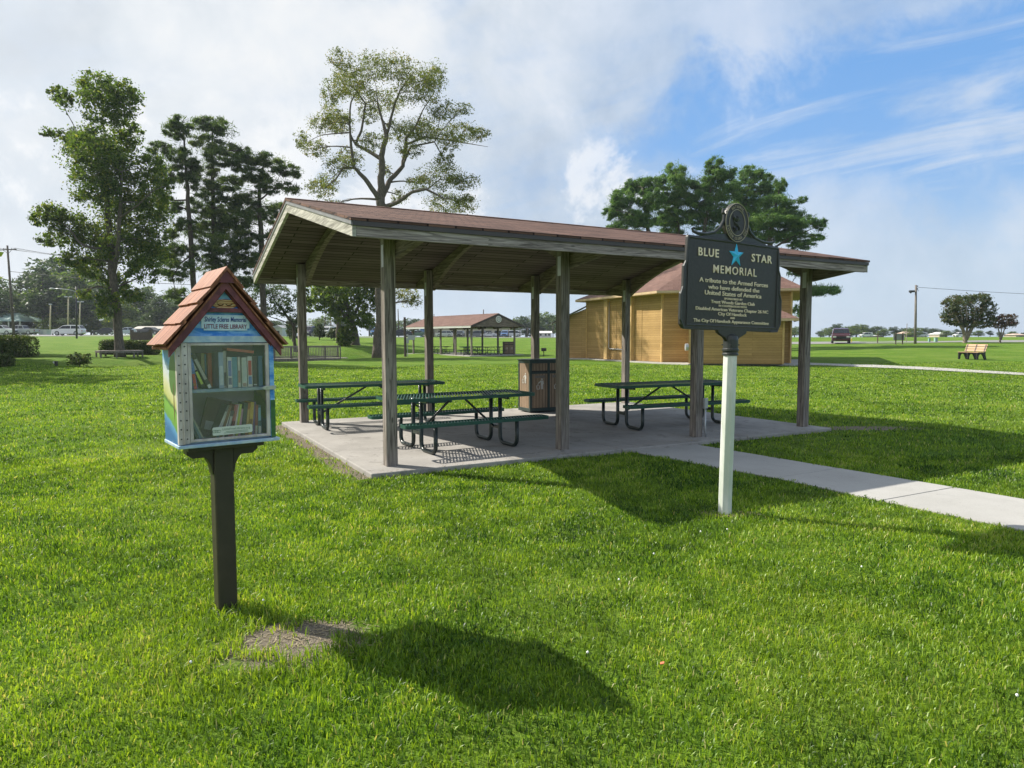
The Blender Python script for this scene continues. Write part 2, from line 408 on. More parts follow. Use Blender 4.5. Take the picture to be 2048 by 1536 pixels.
def carpaint(name, c): return paint(name, c, .03, 3, rough=.22, bmp=0, spec=.6)

# ------------------------------------------------------------------ ground, paths, slab, road
def axis(lo, hi, near, s0, g):
    a = [0.0]; s = s0
    while a[-1] < hi:
        if a[-1] > near: s *= g
        a.append(a[-1]+s)
    b = [0.0]; s = s0
    while b[-1] > lo:
        if -b[-1] > near: s *= g
        b.append(b[-1]-s)
    return np.array(sorted(set(a+b)))
xs = axis(-2500, 2500, 40, .8, 1.06); ys = axis(-120, 3000, 95, .8, 1.06)
gx, gy = np.meshgrid(xs, ys); gz = hills(gx, gy)
nx, ny = len(xs), len(ys)
idx = np.arange(nx*ny).reshape(ny, nx)
q = np.stack([idx[:-1, :-1], idx[:-1, 1:], idx[1:, 1:], idx[1:, :-1]], -1).reshape(-1, 4)
lawn = npmesh('ground', np.stack([gx, gy, gz], -1).reshape(-1, 3), q, M['lawn'])
lawn.data.polygons.foreach_set('use_smooth', [True]*len(q)); tag(lawn, 'wide mown green lawn rising gently to the roads', kind='structure')

def ribbon(name, left, right, z0, mat, label, n=1, follow=False, thick=.0):
    """strip between two polylines; n cells across each span"""
    b = MB()
    for i in range(len(left)-1):
        for k in range(n):
            t0, t1 = k/n, (k+1)/n
            P = [lerp(Vector(left[i]), Vector(left[i+1]), t0), lerp(Vector(right[i]), Vector(right[i+1]), t0),
                 lerp(Vector(right[i]), Vector(right[i+1]), t1), lerp(Vector(left[i]), Vector(left[i+1]), t1)]
            b.add([(p.x, p.y, (H(p.x, p.y) if follow else 0)+z0) for p in P], [(0, 1, 2, 3)])
            if thick:
                b.add([(p.x, p.y, (H(p.x, p.y) if follow else 0)+z0) for p in (P[0], P[3])]+[(p.x, p.y, (H(p.x, p.y) if follow else 0)+z0-thick) for p in (P[3], P[0])], [(0, 1, 2, 3)])
                b.add([(p.x, p.y, (H(p.x, p.y) if follow else 0)+z0) for p in (P[2], P[1])]+[(p.x, p.y, (H(p.x, p.y) if follow else 0)+z0-thick) for p in (P[1], P[2])], [(0, 1, 2, 3)])
    o = b.build(name, mat); tag(o, label, kind='structure'); return o
# pavement from the slab to the lower right, slabs butted with a dark joint gap
pN = [(1.53, 9.66), (2.98, 7.63), (3.60, 6.55), (4.21, 5.51), (5.2, 3.6), (5.9, 1.8)]
pF = [(2.60, 10.27), (3.97, 8.19), (4.68, 7.12), (5.30, 6.15), (6.4, 4.1), (7.2, 2.2)]
b = MB()
for i in range(len(pN)-1):
    a0, a1, c0, c1 = Vector(pN[i]), Vector(pN[i+1]), Vector(pF[i]), Vector(pF[i+1])
    g = (a1-a0).normalized()*.006; zt = .014+.001*(i % 2)
    b.prism([(p.x, p.y) for p in (a0+g, c0+g, c1-g, a1-g)], (0, 0, zt-.09), (1, 0, 0), (0, 1, 0), (0, 0, .09))
tag(b.build('path', M['path'], bevel=.004), 'pale concrete footpath leading from the picnic slab', kind='structure')
PO = Vector((-1.6039, 7.6649, 0)); PY = .5009; SL, SW = 8.0358, 5.5552; ZS = .06
b = MB(); b.lohi((0, 0, -.12), (3.57, SW, ZS)); b.lohi((3.58, 0, -.12), (6.02, SW, ZS-.002)); b.lohi((6.03, 0, -.12), (SL, SW, ZS))
sl_ = b.build('patio_slab', M['slab'], bevel=.012); sl_.location = PO; sl_.rotation_euler.z = PY
tag(sl_, 'worn grey concrete slab under the near picnic shelter', kind='structure')
# roads
f2 = lambda L: [tuple(G(px, Y)[:2]) for px, Y in L]
ribbon('road', f2([(-900, 116), (300, 115), (620, 118), (1000, 128), (1400, 150)]), f2([(-900, 128), (300, 127), (620, 132), (1000, 142), (1400, 165)]), .03, M['asphalt'], 'grey highway crossing behind the park on the left', 14, True)
ribbon('road', f2([(1560, 88), (1700, 80), (1850, 80), (2300, 84), (2800, 90)]), f2([(1560, 97), (1700, 92), (1850, 93), (2300, 98), (2800, 105)]), .035, M['asphalt'], 'grey access road crossing the right side of the park', 10, True)
ribbon('parking_lot', f2([(800, 165), (1120, 165)]), f2([(800, 225), (1120, 225)]), .05, M['asphalt'], 'distant car park in front of the long shop building', 20, True)
ribbon('path', f2([(1590, 39.6), (1650, 38.2), (1830, 33), (2048, 28.2), (2300, 24)]), f2([(1590, 42.5), (1665, 40), (1850, 35), (2060, 29.6), (2320, 25)]), .03, M['path2'], 'thin concrete path crossing the right lawn to the wooden building', 8, True)

# ------------------------------------------------------------------ picnic shelter (near)
def arch_profile(W_, ze, zp, u, mid, th):
    """timber arch in the v-z plane: follows the roof above, curved below"""
    up = [(0, ze), (mid, zp), (W_, ze)]
    sl = (zp-ze)/mid; vp = .86; lo = []; zpost = ze-.20; zr = zp-.23
    half = [(.0, ze-.09), (vp*.5, ze-.145)]
    for i in range(15):
        t = i/14; half.append((lerp(vp, mid, t), lerp(zpost, zr, math.sin(t*math.pi/2)**.92)))
    lo = half+[(W_-v, z) for v, z in reversed(half[:-1])]
    return up+list(reversed(lo))
def shelter(name, label, o, yaw, L, Wd, ru, rv, rL, rW, ze, zp, u0, v0, bay, nb, pw, zs, far=False):
    t = thing(name, label, 'picnic shelter', o, yaw, None)
    mid = rW/2; th = .10; fh = .165
    sh = M['shingle_far'] if far else M['shingle']
    sl = (zp-ze)/mid
    y0, y1, ym = rv, rv+rW, rv+mid; x0, x1 = ru, ru+rL
    # roof shell: shingled top
    b = MB(); ov = .025
    for s in (0, 1):
        ya, yb = (y0-ov, ym) if s == 0 else (y1+ov, ym)
        za, zb = ze+fh-sl*ov, zp+fh
        prof = [(ya, za), (yb, zb), (yb, zb+.030), (ya, za+.030)]
        b.prism(prof, (x0-.02, 0, 0), (0, 1, 0), (0, 0, 1), (rL+.04, 0, 0))
    b.build('roof', sh, t)
    # shingle cap along the ridge, slightly proud
    b = MB()
    b.prism([(ym-.14, zp+fh+.034-sl*.14), (ym, zp+fh+.034), (ym+.14, zp+fh+.034-sl*.14), (ym+.14, zp+fh+.044-sl*.14), (ym, zp+fh+.046), (ym-.14, zp+fh+.044-sl*.14)], (x0-.02, 0, 0), (0, 1, 0), (0, 0, 1), (rL+.04, 0, 0))
    b.build('ridge_cap', sh, t)
    b = MB()
    for s in (0, 1):
        ya, yb = (y0+.04, ym) if s == 0 else (y1-.04, ym)
        b.prism([(ya, ze+.105+sl*.04), (yb, zp+.105), (yb, zp+fh-.004), (ya, ze+fh-.004+sl*.04)], (x0+.04, 0, 0), (0, 1, 0), (0, 0, 1), (rL-.08, 0, 0))
    b.build('soffit', M['soffit'], t)
    # eave fascias in two lengths, and the rake boards of both gables
    cuts = [0, .62, 1] if not far else [0, 1]
    for yy in (y0, y1-.04):
        for i in range(len(cuts)-1):
            b = MB(); e = .003*i*(1 if yy == y0 else -1)
            b.lohi((x0+.045+cuts[i]*(rL-.09)+.003*i, yy-e, ze), (x0+.045+cuts[i+1]*(rL-.09), yy+.04-e, ze+fh-.055)); b.build('fascia', M['fascia'] if not far else M['white'], t)
    for yy, s in ((y0, 1), (y1, -1)):
        b = MB(); b.lohi((x0+.0, yy-.022*s, ze+fh-.055), (x1, yy-.002*s+.03*s, ze+fh-.008)); b.build('drip_edge', M['drip'] if not far else M['white'], t)
    for xx in (x0, x1-.04):
        for ya, yb in ((y0, ym), (y1, ym)):
            b = MB(); b.prism([(ya, ze), (yb, zp), (yb, zp+fh-.045), (ya, ze+fh-.045)], (xx, 0, 0), (0, 1, 0), (0, 0, 1), (.042, 0, 0)); b.build('rake_board', M['rake'] if not far else M['drip'], t)
            b = MB(); xo = xx-.012 if xx == x0 else xx+.012
            b.prism([(ya, ze+fh-.045), (yb, zp+fh-.045), (yb, zp+fh-.004), (ya, ze+fh-.004)], (xo, 0, 0), (0, 1, 0), (0, 0, 1), (.044, 0, 0)); b.build('gable_drip_edge', M['drip_pale'] if not far else M['drip'], t)
    for k in range(nb+1):
        u = u0+k*bay
        for v in (v0, v0+pw):
            top = ze+.105+sl*(min(v+.07-y0, y1-v-.07)) - .02
            b = MB(); b.lohi((u, v, zs), (u+.14, v+.14, top)); p = b.build('post', M['post'], t, bevel=.006)
            if not far:
                g = MB(); vv = v+.02 if v == v0 else v+.02
                g.lohi((u-.004, v+.012, top-.50), (u, v+.085, top-.24)); g.build('bracket', M['galv'], p)
        # arched rafter pair beside the post
        ua = u+.145
        b = MB(); b.prism(arch_profile(rW-.10, ze+.10+sl*.05, zp+.10, 0, mid-.05, 0), (ua, y0+.05, 0), (0, 1, 0), (0, 0, 1), (.075, 0, 0))
        b.build('arched_rafter', M['rafter'], t)
    return t
pav = shelter('picnic_shelter', 'weathered timber picnic shelter with red shingle roof over three green tables', PO, PY, SL, SW, -.32, -.533, 8.3955, 6.7763, 2.6415, 3.4259, .2926, .3261, 2.4777, 3, 4.918, ZS-.002)
def pl2w(u, v, z=0):
    return PO+Vector((u*math.cos(PY)-v*math.sin(PY), u*math.sin(PY)+v*math.cos(PY), z))
# electrical outlet box with conduit, fixed to the third front post
uo = .2926+2*2.4777+.14; vo = .3261
b = MB(); b.lohi((uo-.008, vo-.052, .50), (uo+.062, vo-.002, .66)); ob = b.build('outlet_box', M['galv'], pav, bevel=.006)
b = MB(); b.tube([(uo+.03, vo-.025, .50), (uo+.03, vo-.025, .2), (uo+.045, vo-.028, .058)], .016, 8); b.build('conduit', M['galv'], ob, smooth=True)

# ------------------------------------------------------------------ picnic tables
def mesh_top(b, x0, x1, y0, y1, z, step=.046, bar=.015, th=.008, ang=1):
    """perforated steel surface: slanting bars crossed by a few long ones, inside a rolled rim"""
    n = int((x1-x0)/step); sh = (y1-y0)*.0
    for i in range(1, n):
        x = x0+i*step
        s_ = .225*(y1-y0); a0, a1 = max(x0, x-s_), min(x1, x+s_)
        b.beam((a0, y0+(a0-(x-s_))/(2*s_)*(y1-y0), z), (a1, y1-((x+s_)-a1)/(2*s_)*(y1-y0), z), bar, .005)
    k = 2 if y1-y0 < .4 else 3
    for j in range(1, k):
        y = lerp(y0, y1, j/k); b.beam((x0, y, z-.002), (x1, y, z-.002), .008, .003)
def rim(b, x0, x1, y0, y1, z, h=.045, t=.014, r=.07):
    pts = []
    for cx, cy, a0 in ((x1-r, y1-r, 0), (x0+r, y1-r, 90), (x0+r, y0+r, 180), (x1-r, y0+r, 270)):
        for k in range(5): a = R(a0+k*22.5); pts.append((cx+r*math.cos(a), cy+r*math.sin(a)))
    n = len(pts); cx, cy = (x0+x1)/2, (y0+y1)/2
    inn = []
    for x, y in pts:
        inn.append((cx+(x-cx)*(1-2*t/(x1-x0)), cy+(y-cy)*(1-2*t/(y1-y0))))
    vs = [(x, y, z) for x, y in pts]+[(x, y, z-h) for x, y in pts]+[(x, y, z) for x, y in inn]+[(x, y, z-h) for x, y in inn]
    fs = []
    for i in range(n):
        j = (i+1) % n
        fs += [(i+n, j+n, j, i), (i, j, j+2*n, i+2*n), (i+2*n, j+2*n, j+3*n, i+3*n), (i+3*n, j+3*n, j+n, i+n)]
    b.add(vs, fs)
def arc_pts(p, q, r, c, k=5): pass
def u_loop(vi, vo, zi, zo, u, r=.10):
    """tube path in the v-z plane: down from the table top, along the floor, up to the seat"""
    s = 1 if vo > vi else -1; pts = [(u, vi, zi), (u, vi, .029+r)]
    for k in range(1, 6): a = k*math.pi/10; pts.append((u, vi+s*r*(1-math.cos(a)), .029+r*(1-math.sin(a))))
    pts.append((u, vo-s*r, .029))
    for k in range(1, 6): a = k*math.pi/10; pts.append((u, vo-s*r*(1-math.sin(a)), .029+r*(1-math.cos(a))))
    pts.append((u, vo, zo)); return pts
def picnic_table(label, loc, yaw, L, ft, fine=True):
    t = thing('picnic_table', label, 'picnic table', loc, yaw, 'picnic tables under the near shelter' if fine else None)
    hw, zt, zsq, sv = .40, .745, .44, .62
    b = MB()
    if fine: mesh_top(b, -L/2, L/2, -hw, hw, zt-.008)
    else: b.lohi((-L/2, -hw, zt-.02), (L/2, hw, zt-.01))
    rim(b, -L/2, L/2, -hw, hw, zt); b.build('tabletop', M['table'], t)
    for s in (-1, 1):
        b = MB(); y0, y1 = s*sv-.13, s*sv+.13
        if fine: mesh_top(b, -L/2, L/2, y0, y1, zsq-.008)
        else: b.lohi((-L/2, y0, zsq-.02), (L/2, y1, zsq-.01))
        rim(b, -L/2, L/2, y0, y1, zsq, r=.06); b.build('seat', M['table'], t)
    for e in (-1, 1):
        for s in (-1, 1):
            b = MB(); b.tube(u_loop(s*.135, s*.60, zt-.03, zsq-.03, e*ft), .029, 12 if fine else 6); b.build('leg', M['frame'], t, smooth=True)
        b = MB(); b.beam((e*ft, -.36, zt-.052), (e*ft, .36, zt-.052), .04, .05); b.build('top_rail', M['frame'], t)
        b = MB(); b.beam((e*ft, -.106, .245), (e*ft, .106, .245), .04, .05); b.build('crossbar', M['frame'], t)
        b = MB(); b.tube([(e*(ft-.03), 0, .25), (e*.09, 0, zt-.05), (0, 0, zt-.05)], .017, 8); b.build('brace', M['frame'], t, smooth=True)
    return t
picnic_table('green mesh picnic table at the back left post of the near shelter', (-2.507, 12.237, ZS), .461, 2.50, .93)
picnic_table('green mesh picnic table nearest the camera, between the two left front posts', (-.778, 9.68, ZS), .545, 2.18, .624)
picnic_table('dark green mesh picnic table at the right end of the near shelter', (2.746, 12.078, ZS), .429, 2.55, .932)

# ------------------------------------------------------------------ litter bin cabinet
M['slats'] = brick('tan_vertical_slats', (.35, .25, .165), (.41, .295, .20), (.09, .07, .05), .075, 9, .006, off=0, bstr=.5, grain=(10, 1.2, 1), rough=.6)
M['cabinet'] = paint('dark_green_cabinet_frame', (.022, .040, .036), .2, 8, rough=.45)
def litter_figure(b, o, A, B, D, s):
    """thrower-and-basket pictogram cut from thin white sheet"""
    o = Vector(o); cir = [(.10*math.cos(a)*.8+.22, .10*math.sin(a)*.8+.90) for a in [k*math.pi/5 for k in range(10)]]
    P = [cir, [(.08, .78), (.36, .78), (.42, .45), (.36, .45), (.33, .62), (.33, .36), (.11, .36), (.11, .62)],
         [(.11, .36), (.21, .36), (.20, 0), (.12, 0)], [(.23, .36), (.33, .36), (.34, 0), (.25, 0)],
         [(.08, .78), (.12, .66), (-.18, .50), (-.20, .56)], [(-.38, .36), (-.32, .36), (-.27, 0), (-.33, 0)],
         [(-.33, .0), (-.33, .045), (-.08, .045), (-.08, 0)], [(-.09, .0), (-.03, 0), (-.0, .36), (-.05, .36)], [(-.25, .46), (-.15, .44), (-.19, .28), (-.24, .32)]]
    for i, p in enumerate(P): b.prism([(x*s, y*s) for x, y in p], o+Vector(D)*.12*i, A, B, D)
def bin_cabinet(label, loc, yaw, w_=1.12, d_=.62, h_=1.10, far=False, name='litter_bin'):
    t = thing(name, label, 'litter bin', loc, yaw)
    b = MB(); b.lohi((0, 0, .02), (w_, d_, .09)); b.lohi((0, 0, h_-.08), (w_, d_, h_-.022))
    for x in (0, w_/2-.02, w_-.05):
        for y in (0, d_-.05): b.lohi((x, y+.001, .09), (x+.05, y+.049, h_-.08))
    b.build('cabinet_frame', M['cabinet'], t, bevel=.004)
    b = MB(); b.lohi((-.02, -.02, h_-.02), (w_+.02, d_+.02, h_)); b.build('lid', M['cabinet'], t, bevel=.004)
    for x in (0, w_-.03):
        b = MB(); xx = x+.008; b.lohi((xx, .052, .092), (xx+.014, d_-.052, h_-.082)); b.build('side_panel', M['slats'], t)
    b = MB(); b.lohi((.052, d_-.03, .092), (w_-.052, d_-.01, h_-.082)); b.build('back_panel', M['slats'], t)
    hw = w_/2-.02
    for k in range(2):
        x0 = .055+k*hw if k == 0 else w_/2+.035; x1 = x0+hw-.06
        b = MB(); b.lohi((x0, .010, .095), (x1, .028, h_-.30)); dr = b.build('door', M['slats'], t)
        b = MB(); b.lohi((x0, .010, h_-.235), (x1, .028, h_-.085)); b.build('chute_flap', M['slats'], t)
        b = MB(); b.lohi((x0, .05, h_-.30), (x1, .30, h_-.235)); b.build('chute_dark_fill', M['black'], t)  # solid black block stands in for the dark inside the open chute
        b = MB(); b.lohi((x0-.01, -.004, h_-.297), (x1+.01, .012, h_-.268)); b.build('chute_lip', M['cabinet'], t)
        if not far:
            b = MB(); cx = (x0+x1)/2; b.lohi((cx-.12, .006, h_-.385), (cx+.12, .0098, h_-.335)); b.build('label_plate', M['plate'], dr)
        b = MB(); litter_figure(b, ((x0+x1)/2, .0095, .48), (1, 0, 0), (0, 0, 1), (0, -.003, 0), .23); b.build('litter_symbol', M['symbol'], dr)
    b = MB(); litter_figure(b, (.0075, d_/2, .60), (0, -1, 0), (0, 0, 1), (-.003, 0, 0), .22); b.build('litter_symbol', M['symbol'], t)
    return t
M['symbol'] = paint('faded_white_symbol', (.50, .49, .45), .1, 20)
M['plate'] = paint('engraved_label_plate', (.16, .14, .12), .3, 60, rough=.5)
bin_cabinet('brown slatted double litter bin with green frame on the concrete slab', (.37, 13.94, ZS), .50, w_=.90, d_=.50)

# ------------------------------------------------------------------ text helper
def text_mesh(s, width, cap, depth, center=(0, 0), shear=0, weight=.0, spacing=1.0):
    """flat lettering in the x-z plane facing -y, fitted to width and capital height"""
    cu = bpy.data.curves.new('t', 'FONT'); cu.body = s; cu.size = 1; cu.shear = shear; cu.space_character = spacing
    cu.offset = weight; cu.extrude = .5; cu.align_x = 'LEFT'; cu.resolution_u = 3
    o = bpy.data.objects.new('t', cu); C.objects.link(o)
    dg = bpy.context.evaluated_depsgraph_get(); me = bpy.data.meshes.new_from_object(o.evaluated_get(dg))
    bpy.data.objects.remove(o); bpy.data.curves.remove(cu)
    co = np.empty(len(me.vertices)*3, np.float32); me.vertices.foreach_get('co', co); co = co.reshape(-1, 3)
    x0, x1 = co[:, 0].min(), co[:, 0].max(); ch = .69
    out = np.empty_like(co)
    out[:, 0] = (co[:, 0]-(x0+x1)/2)/(x1-x0)*width+center[0]
    out[:, 2] = (co[:, 1]-ch/2)/ch*cap+center[1]
    out[:, 1] = -co[:, 2]*depth-depth*.5
    me.vertices.foreach_set('co', out.ravel()); me.update()
    return me
def text_part(name, s, width, cap, depth, center, y, mat, parent, **kw):
    me = text_mesh(s, width, cap, depth, center, **kw); me.transform(Matrix.Translation((0, y, 0)))
    me.materials.clear(); me.materials.append(mat); return link(name, me, parent)
def plane_uv(px, py, o, th, lean=0, v=0):
    """real-plane coordinates (along, up) of the point seen at a pixel"""
    n = Vector((math.sin(th), -math.cos(th), 0)); A = Vector((math.cos(th), math.sin(th), 0))
    d = ray(px, py); o = Vector(o)+n*v; k = (o-Vector((0, 0, EYE))).dot(n)/d.dot(n); P = Vector((0, 0, EYE))+d*k
    return (P-Vector((o.x, o.y, 0))).dot(A)-P.z*math.sin(lean), P.z

# ------------------------------------------------------------------ little library
LO = Vector((-1.584, 3.785, 0)); LT = .664; LW, LD, LZ0, LZ1 = .517, .34, 1.025, 1.578
ZA, ZE, HW = 1.935, 1.555, .312
def side_paint():
    t = newmat('landscape_mural'); g = t.new('ShaderNodeNewGeometry'); tcn = t.new('ShaderNodeTexCoord'); c = tcn.outputs['Object']
    x, y, z = t.sep(c); n = t.noise(c, 9, 4, .6); n2 = t.noise(c, 30, 4, .7)
    h = t.math('ADD', t.math('DIVIDE', t.math('SUBTRACT', z, LZ0), LZ1-LZ0), t.math('MULTIPLY', t.math('SUBTRACT', n, .5), .12))
    h = t.math('ADD', h, t.math('MULTIPLY', y, -.5))
    col = t.ramp(h, [(0, (.03, .14, .35)), (.10, (.10, .30, .55)), (.13, (.14, .32, .05)), (.27, (.20, .42, .06)), (.30, (.05, .15, .03)), (.34, (.50, .52, .16)), (.45, (.62, .62, .35)), (.55, (.62, .66, .62)), (.64, (.50, .62, .72)), (.70, (.10, .36, .66)), (1, (.06, .17, .33))])
    ell = lambda cy, cz, ry, rz: t.math('SQRT', t.math('ADD', t.math('POWER', t.math('DIVIDE', t.math('SUBTRACT', y, cy), ry), 2), t.math('POWER', t.math('DIVIDE', t.math('SUBTRACT', z, cz), rz), 2)))
    e = t.math('ADD', ell(.095, 1.40, .10, .115), t.math('MULTIPLY', t.math('SUBTRACT', n, .5), .8))
    col = t.mix(t.sstep(e, 1.0, .9), col, (.07, .16, .03))
    tr = t.math('ADD', ell(.085, 1.25, .011, .12), t.math('MULTIPLY', t.math('SUBTRACT', n, .5), .5))
    col = t.mix(t.sstep(tr, 1.0, .85), col, (.10, .03, .01))
    sp = t.sstep(t.noise(c, 60, 2, .5), .68, .72); col = t.mix(t.math('MULTIPLY', sp, t.sstep(h, .16, .08)), col, (.6, .65, .7))
    col = t.mix(.25, col, t.ramp(n2, [(.3, .6), (.7, 1)]), 'MULTIPLY')
    t.put(t.b.inputs['Base Color'], col); t.b.inputs['Roughness'].default_value = .45; return t.m
def streak_paint(name, a, b_, sc=(1, 1, 1), s=14, lo=.4, hi=.6):
    t = newmat(name); n = t.noise(coords(t, 'Object', sc), s, 5, .65, .4)
    t.put(t.b.inputs['Base Color'], t.ramp(n, [(lo, a), (hi, b_)])); t.b.inputs['Roughness'].default_value = .5; return t.m
M['mural'] = side_paint()
M['cloudblue'] = streak_paint('cloudy_blue_paint', (.025, .20, .62), (.26, .52, .82), (1, 1, 2.2), 9)
M['paleblue'] = streak_paint('worn_pale_blue_paint', (.30, .44, .58), (.48, .58, .64), (1, 1, 1), 16)
M['maroon'] = streak_paint('maroon_trim_paint', (.10, .020, .028), (.19, .045, .055), (1, 1, 1), 14)
M['cedar'] = wood('red_stained_cedar', (.20, .072, .038), (.36, .145, .076), True, 22, dark=.45, rough=.7, tint=(.30, .19, .14))
M['brown'] = paint('dark_brown_post_paint', (.040, .034, .022), .2, 9, rough=.45, bmp=.15)
M['cream'] = streak_paint('aged_metal_hinge', (.40, .355, .32), (.62, .57, .53), (1, 1, .4), 12)
M['inside'] = paint('grey_library_interior', (.86, .76, .82), .1, 8)
M['steel'] = paint('bright_steel', (.5, .5, .5), .1, 20, rough=.3, metal=.7)
def pane_mat():
    t = newmat('hazy_acrylic_pane'); tr = t.new('ShaderNodeBsdfTransparent'); d = t.new('ShaderNodeBsdfDiffuse'); d.inputs[0].default_value = (.60, .60, .68, 1)
    gl = t.new('ShaderNodeBsdfGlossy'); gl.inputs['Roughness'].default_value = .05; gl.inputs[0].default_value = (1, 1, 1, 1)
    m1 = t.new('ShaderNodeMixShader'); m2 = t.new('ShaderNodeMixShader'); fr = t.new('ShaderNodeFresnel'); fr.inputs[0].default_value = 1.45
    t.put(m1.inputs[0], t.ramp(t.noise(coords(t), 7, 4, .6), [(.3, .03), (.7, .07)]))
    t.l.new(tr.outputs[0], m1.inputs[1]); t.l.new(d.outputs[0], m1.inputs[2])
    t.l.new(fr.outputs[0], m2.inputs[0]); t.l.new(m1.outputs[0], m2.inputs[1]); t.l.new(gl.outputs[0], m2.inputs[2]); t.l.new(m2.outputs[0], t.o.inputs[0]); return t.m
M['pane'] = pane_mat()
ZA += .010
lib = thing('book_exchange_box', 'little library on a brown post, painted blue with a red shingled roof and glass door', 'book box', LO, LT)
hw = LW/2
b = MB(); b.lohi((-hw, .03, LZ0), (-hw+.015, LD, LZ1+.025)); b.build('painted_side', M['mural'], lib)
b = MB(); b.lohi((hw-.015, .03, LZ0), (hw, LD, LZ1+.025)); b.build('painted_side', M['mural'], lib)
b = MB(); b.lohi((-hw+.015, LD-.012, LZ0), (hw-.015, LD, LZ1+.001)); b.build('back_wall', M['inside'], lib)
b = MB(); b.lohi((-hw-.006, -.012, LZ0-.018), (hw+.022, LD, LZ0)); b.build('floor_board', M['paleblue'], lib, bevel=.003)
b = MB(); b.lohi((-hw+.016, .03, LZ0+.001), (hw-.016, LD-.013, LZ0+.012)); b.build('lower_shelf', M['paleblue'], lib)
ZSH = 1.322
b = MB(); b.lohi((-hw+.016, .035, ZSH-.018), (hw-.016, LD-.013, ZSH)); b.build('middle_shelf', M['paleblue'], lib)
# door: frame, pane, long hinge, latch
b = MB(); b.lohi((-hw+.058, .002, LZ0+.012), (-hw+.075, .026, LZ1-.002)); b.lohi((hw-.045, .002, LZ0+.012), (hw-.026, .026, LZ1-.002))
b.lohi((-hw+.075, .003, LZ0+.012), (hw-.045, .025, LZ0+.026)); b.lohi((-hw+.075, .003, LZ1-.016), (hw-.045, .025, LZ1-.002))
dr = b.build('door', M['cream'], lib, bevel=.002)
b = MB(); b.lohi((-hw+.0755, .012, LZ0+.0265), (hw-.0455, .016, LZ1-.0165)); b.build('pane', M['pane'], dr)
b = MB(); b.lohi((-hw, .0, LZ0+.004), (-hw+.026, .03, LZ1)); b.lohi((-hw+.030, .0, LZ0+.008), (-hw+.056, .026, LZ1-.001)); b.tube([(-hw+.028, -.003, LZ0+.006), (-hw+.028, -.003, LZ1-.002)], .005, 8)
hg = b.build('hinge', M['cream'], lib)
b = MB(); b.lathe([(.0042, 0), (.0032, .002)], (0, 0, 0), 8); b.v = [(q[0], -q[2]-.0005, q[1]) for q in b.v]
rv0 = b.build('rivet', M['black'], hg)
for k in range(11):
    for x in (-hw+.013, -hw+.043):
        rv_ = rv0 if (k == 0 and x < -hw+.02) else dup(rv0); rv_.location = (x+.0015*math.sin(k*3.1), 0, LZ0+.035+k*.050+.002*math.sin(k*5+x*90))
b = MB(); b.lohi((hw-.025, .0, LZ0+.005), (hw, .03, LZ1)); b.build('door_jamb', M['cloudblue'], lib)
b = MB(); b.lohi((hw-.024, -.003, LZ0+.003), (hw+.001, -.0005, LZ0+.22)); b.build('green_paint_patch', paint('grass_green_paint', (.04, .13, .035), .4, 20), lib)
b = MB(); zz_ = 1.318; b.prism([(-.075, 0), (-.055, .011), (.0, .011), (.0, -.011), (-.055, -.011)], (hw-.004, -.012, zz_), (1, 0, 0), (0, 0, 1), (0, .006, 0))
b.lohi((hw-.004, -.010, zz_-.012), (hw+.006, .0, zz_+.012)); b.tube([(hw-.055, -.006, zz_), (hw-.045, -.014, zz_)], .004, 6); b.build('latch', M['steel'], lib)
# gable front
sl_ = (ZA-ZE)/HW
zg0 = LZ1+.002
gz = lambda u: ZA-.02-abs(u)*sl_
b = MB(); hb = hw-.012
b.prism([(-hb, zg0), (hb, zg0), (hb, gz(hb)), (0, gz(0)), (-hb, gz(hb))], (0, .02, 0), (1, 0, 0), (0, 0, 1), (0, .014, 0)); b.build('gable_front', M['cloudblue'], lib)
b = MB(); b.prism([(-hb, zg0), (hb, zg0), (hb, gz(hb)), (0, gz(0)), (-hb, gz(hb))], (0, LD-.014, 0), (1, 0, 0), (0, 0, 1), (0, .014, 0)); b.build('gable_back', M['cloudblue'], lib)
b = MB(); b.lohi((-hb, .004, zg0), (hb, .0195, zg0+.035)); b.build('lintel', M['paleblue'], lib)
# sign plaque on the gable with notched corners
b = MB(); pw_, ph_ = .128, .043; zc = 1.688; nn = .012
b.prism([(-pw_, -ph_+nn), (-pw_+nn, -ph_+nn), (-pw_+nn, -ph_), (pw_-nn, -ph_), (pw_-nn, -ph_+nn), (pw_, -ph_+nn), (pw_, ph_-nn), (pw_-nn, ph_-nn), (pw_-nn, ph_), (-pw_+nn, ph_), (-pw_+nn, ph_-nn), (-pw_, ph_-nn)], (.004, .014, zc), (1, 0, 0), (0, 0, 1), (0, .006, 0))
pq = b.build('name_plaque', streak_paint('pale_plaque', (.42, .60, .72), (.60, .72, .78), (1, 1, 1), 12), lib, bevel=.001)
M['inkblue'] = paint('blue_lettering', (.02, .05, .22), .1); M['inkred'] = paint('dark_red_lettering', (.16, .02, .06), .1)
text_part('lettering', 'Shirley Scleres Memorial', .222, .026, .0012, (.004, zc+.019), .0138, M['inkblue'], pq, shear=.12, weight=.018)
text_part('lettering', 'LITTLE FREE LIBRARY', .226, .023, .0012, (.004, zc-.020), .0138, M['inkred'], pq, weight=.018)
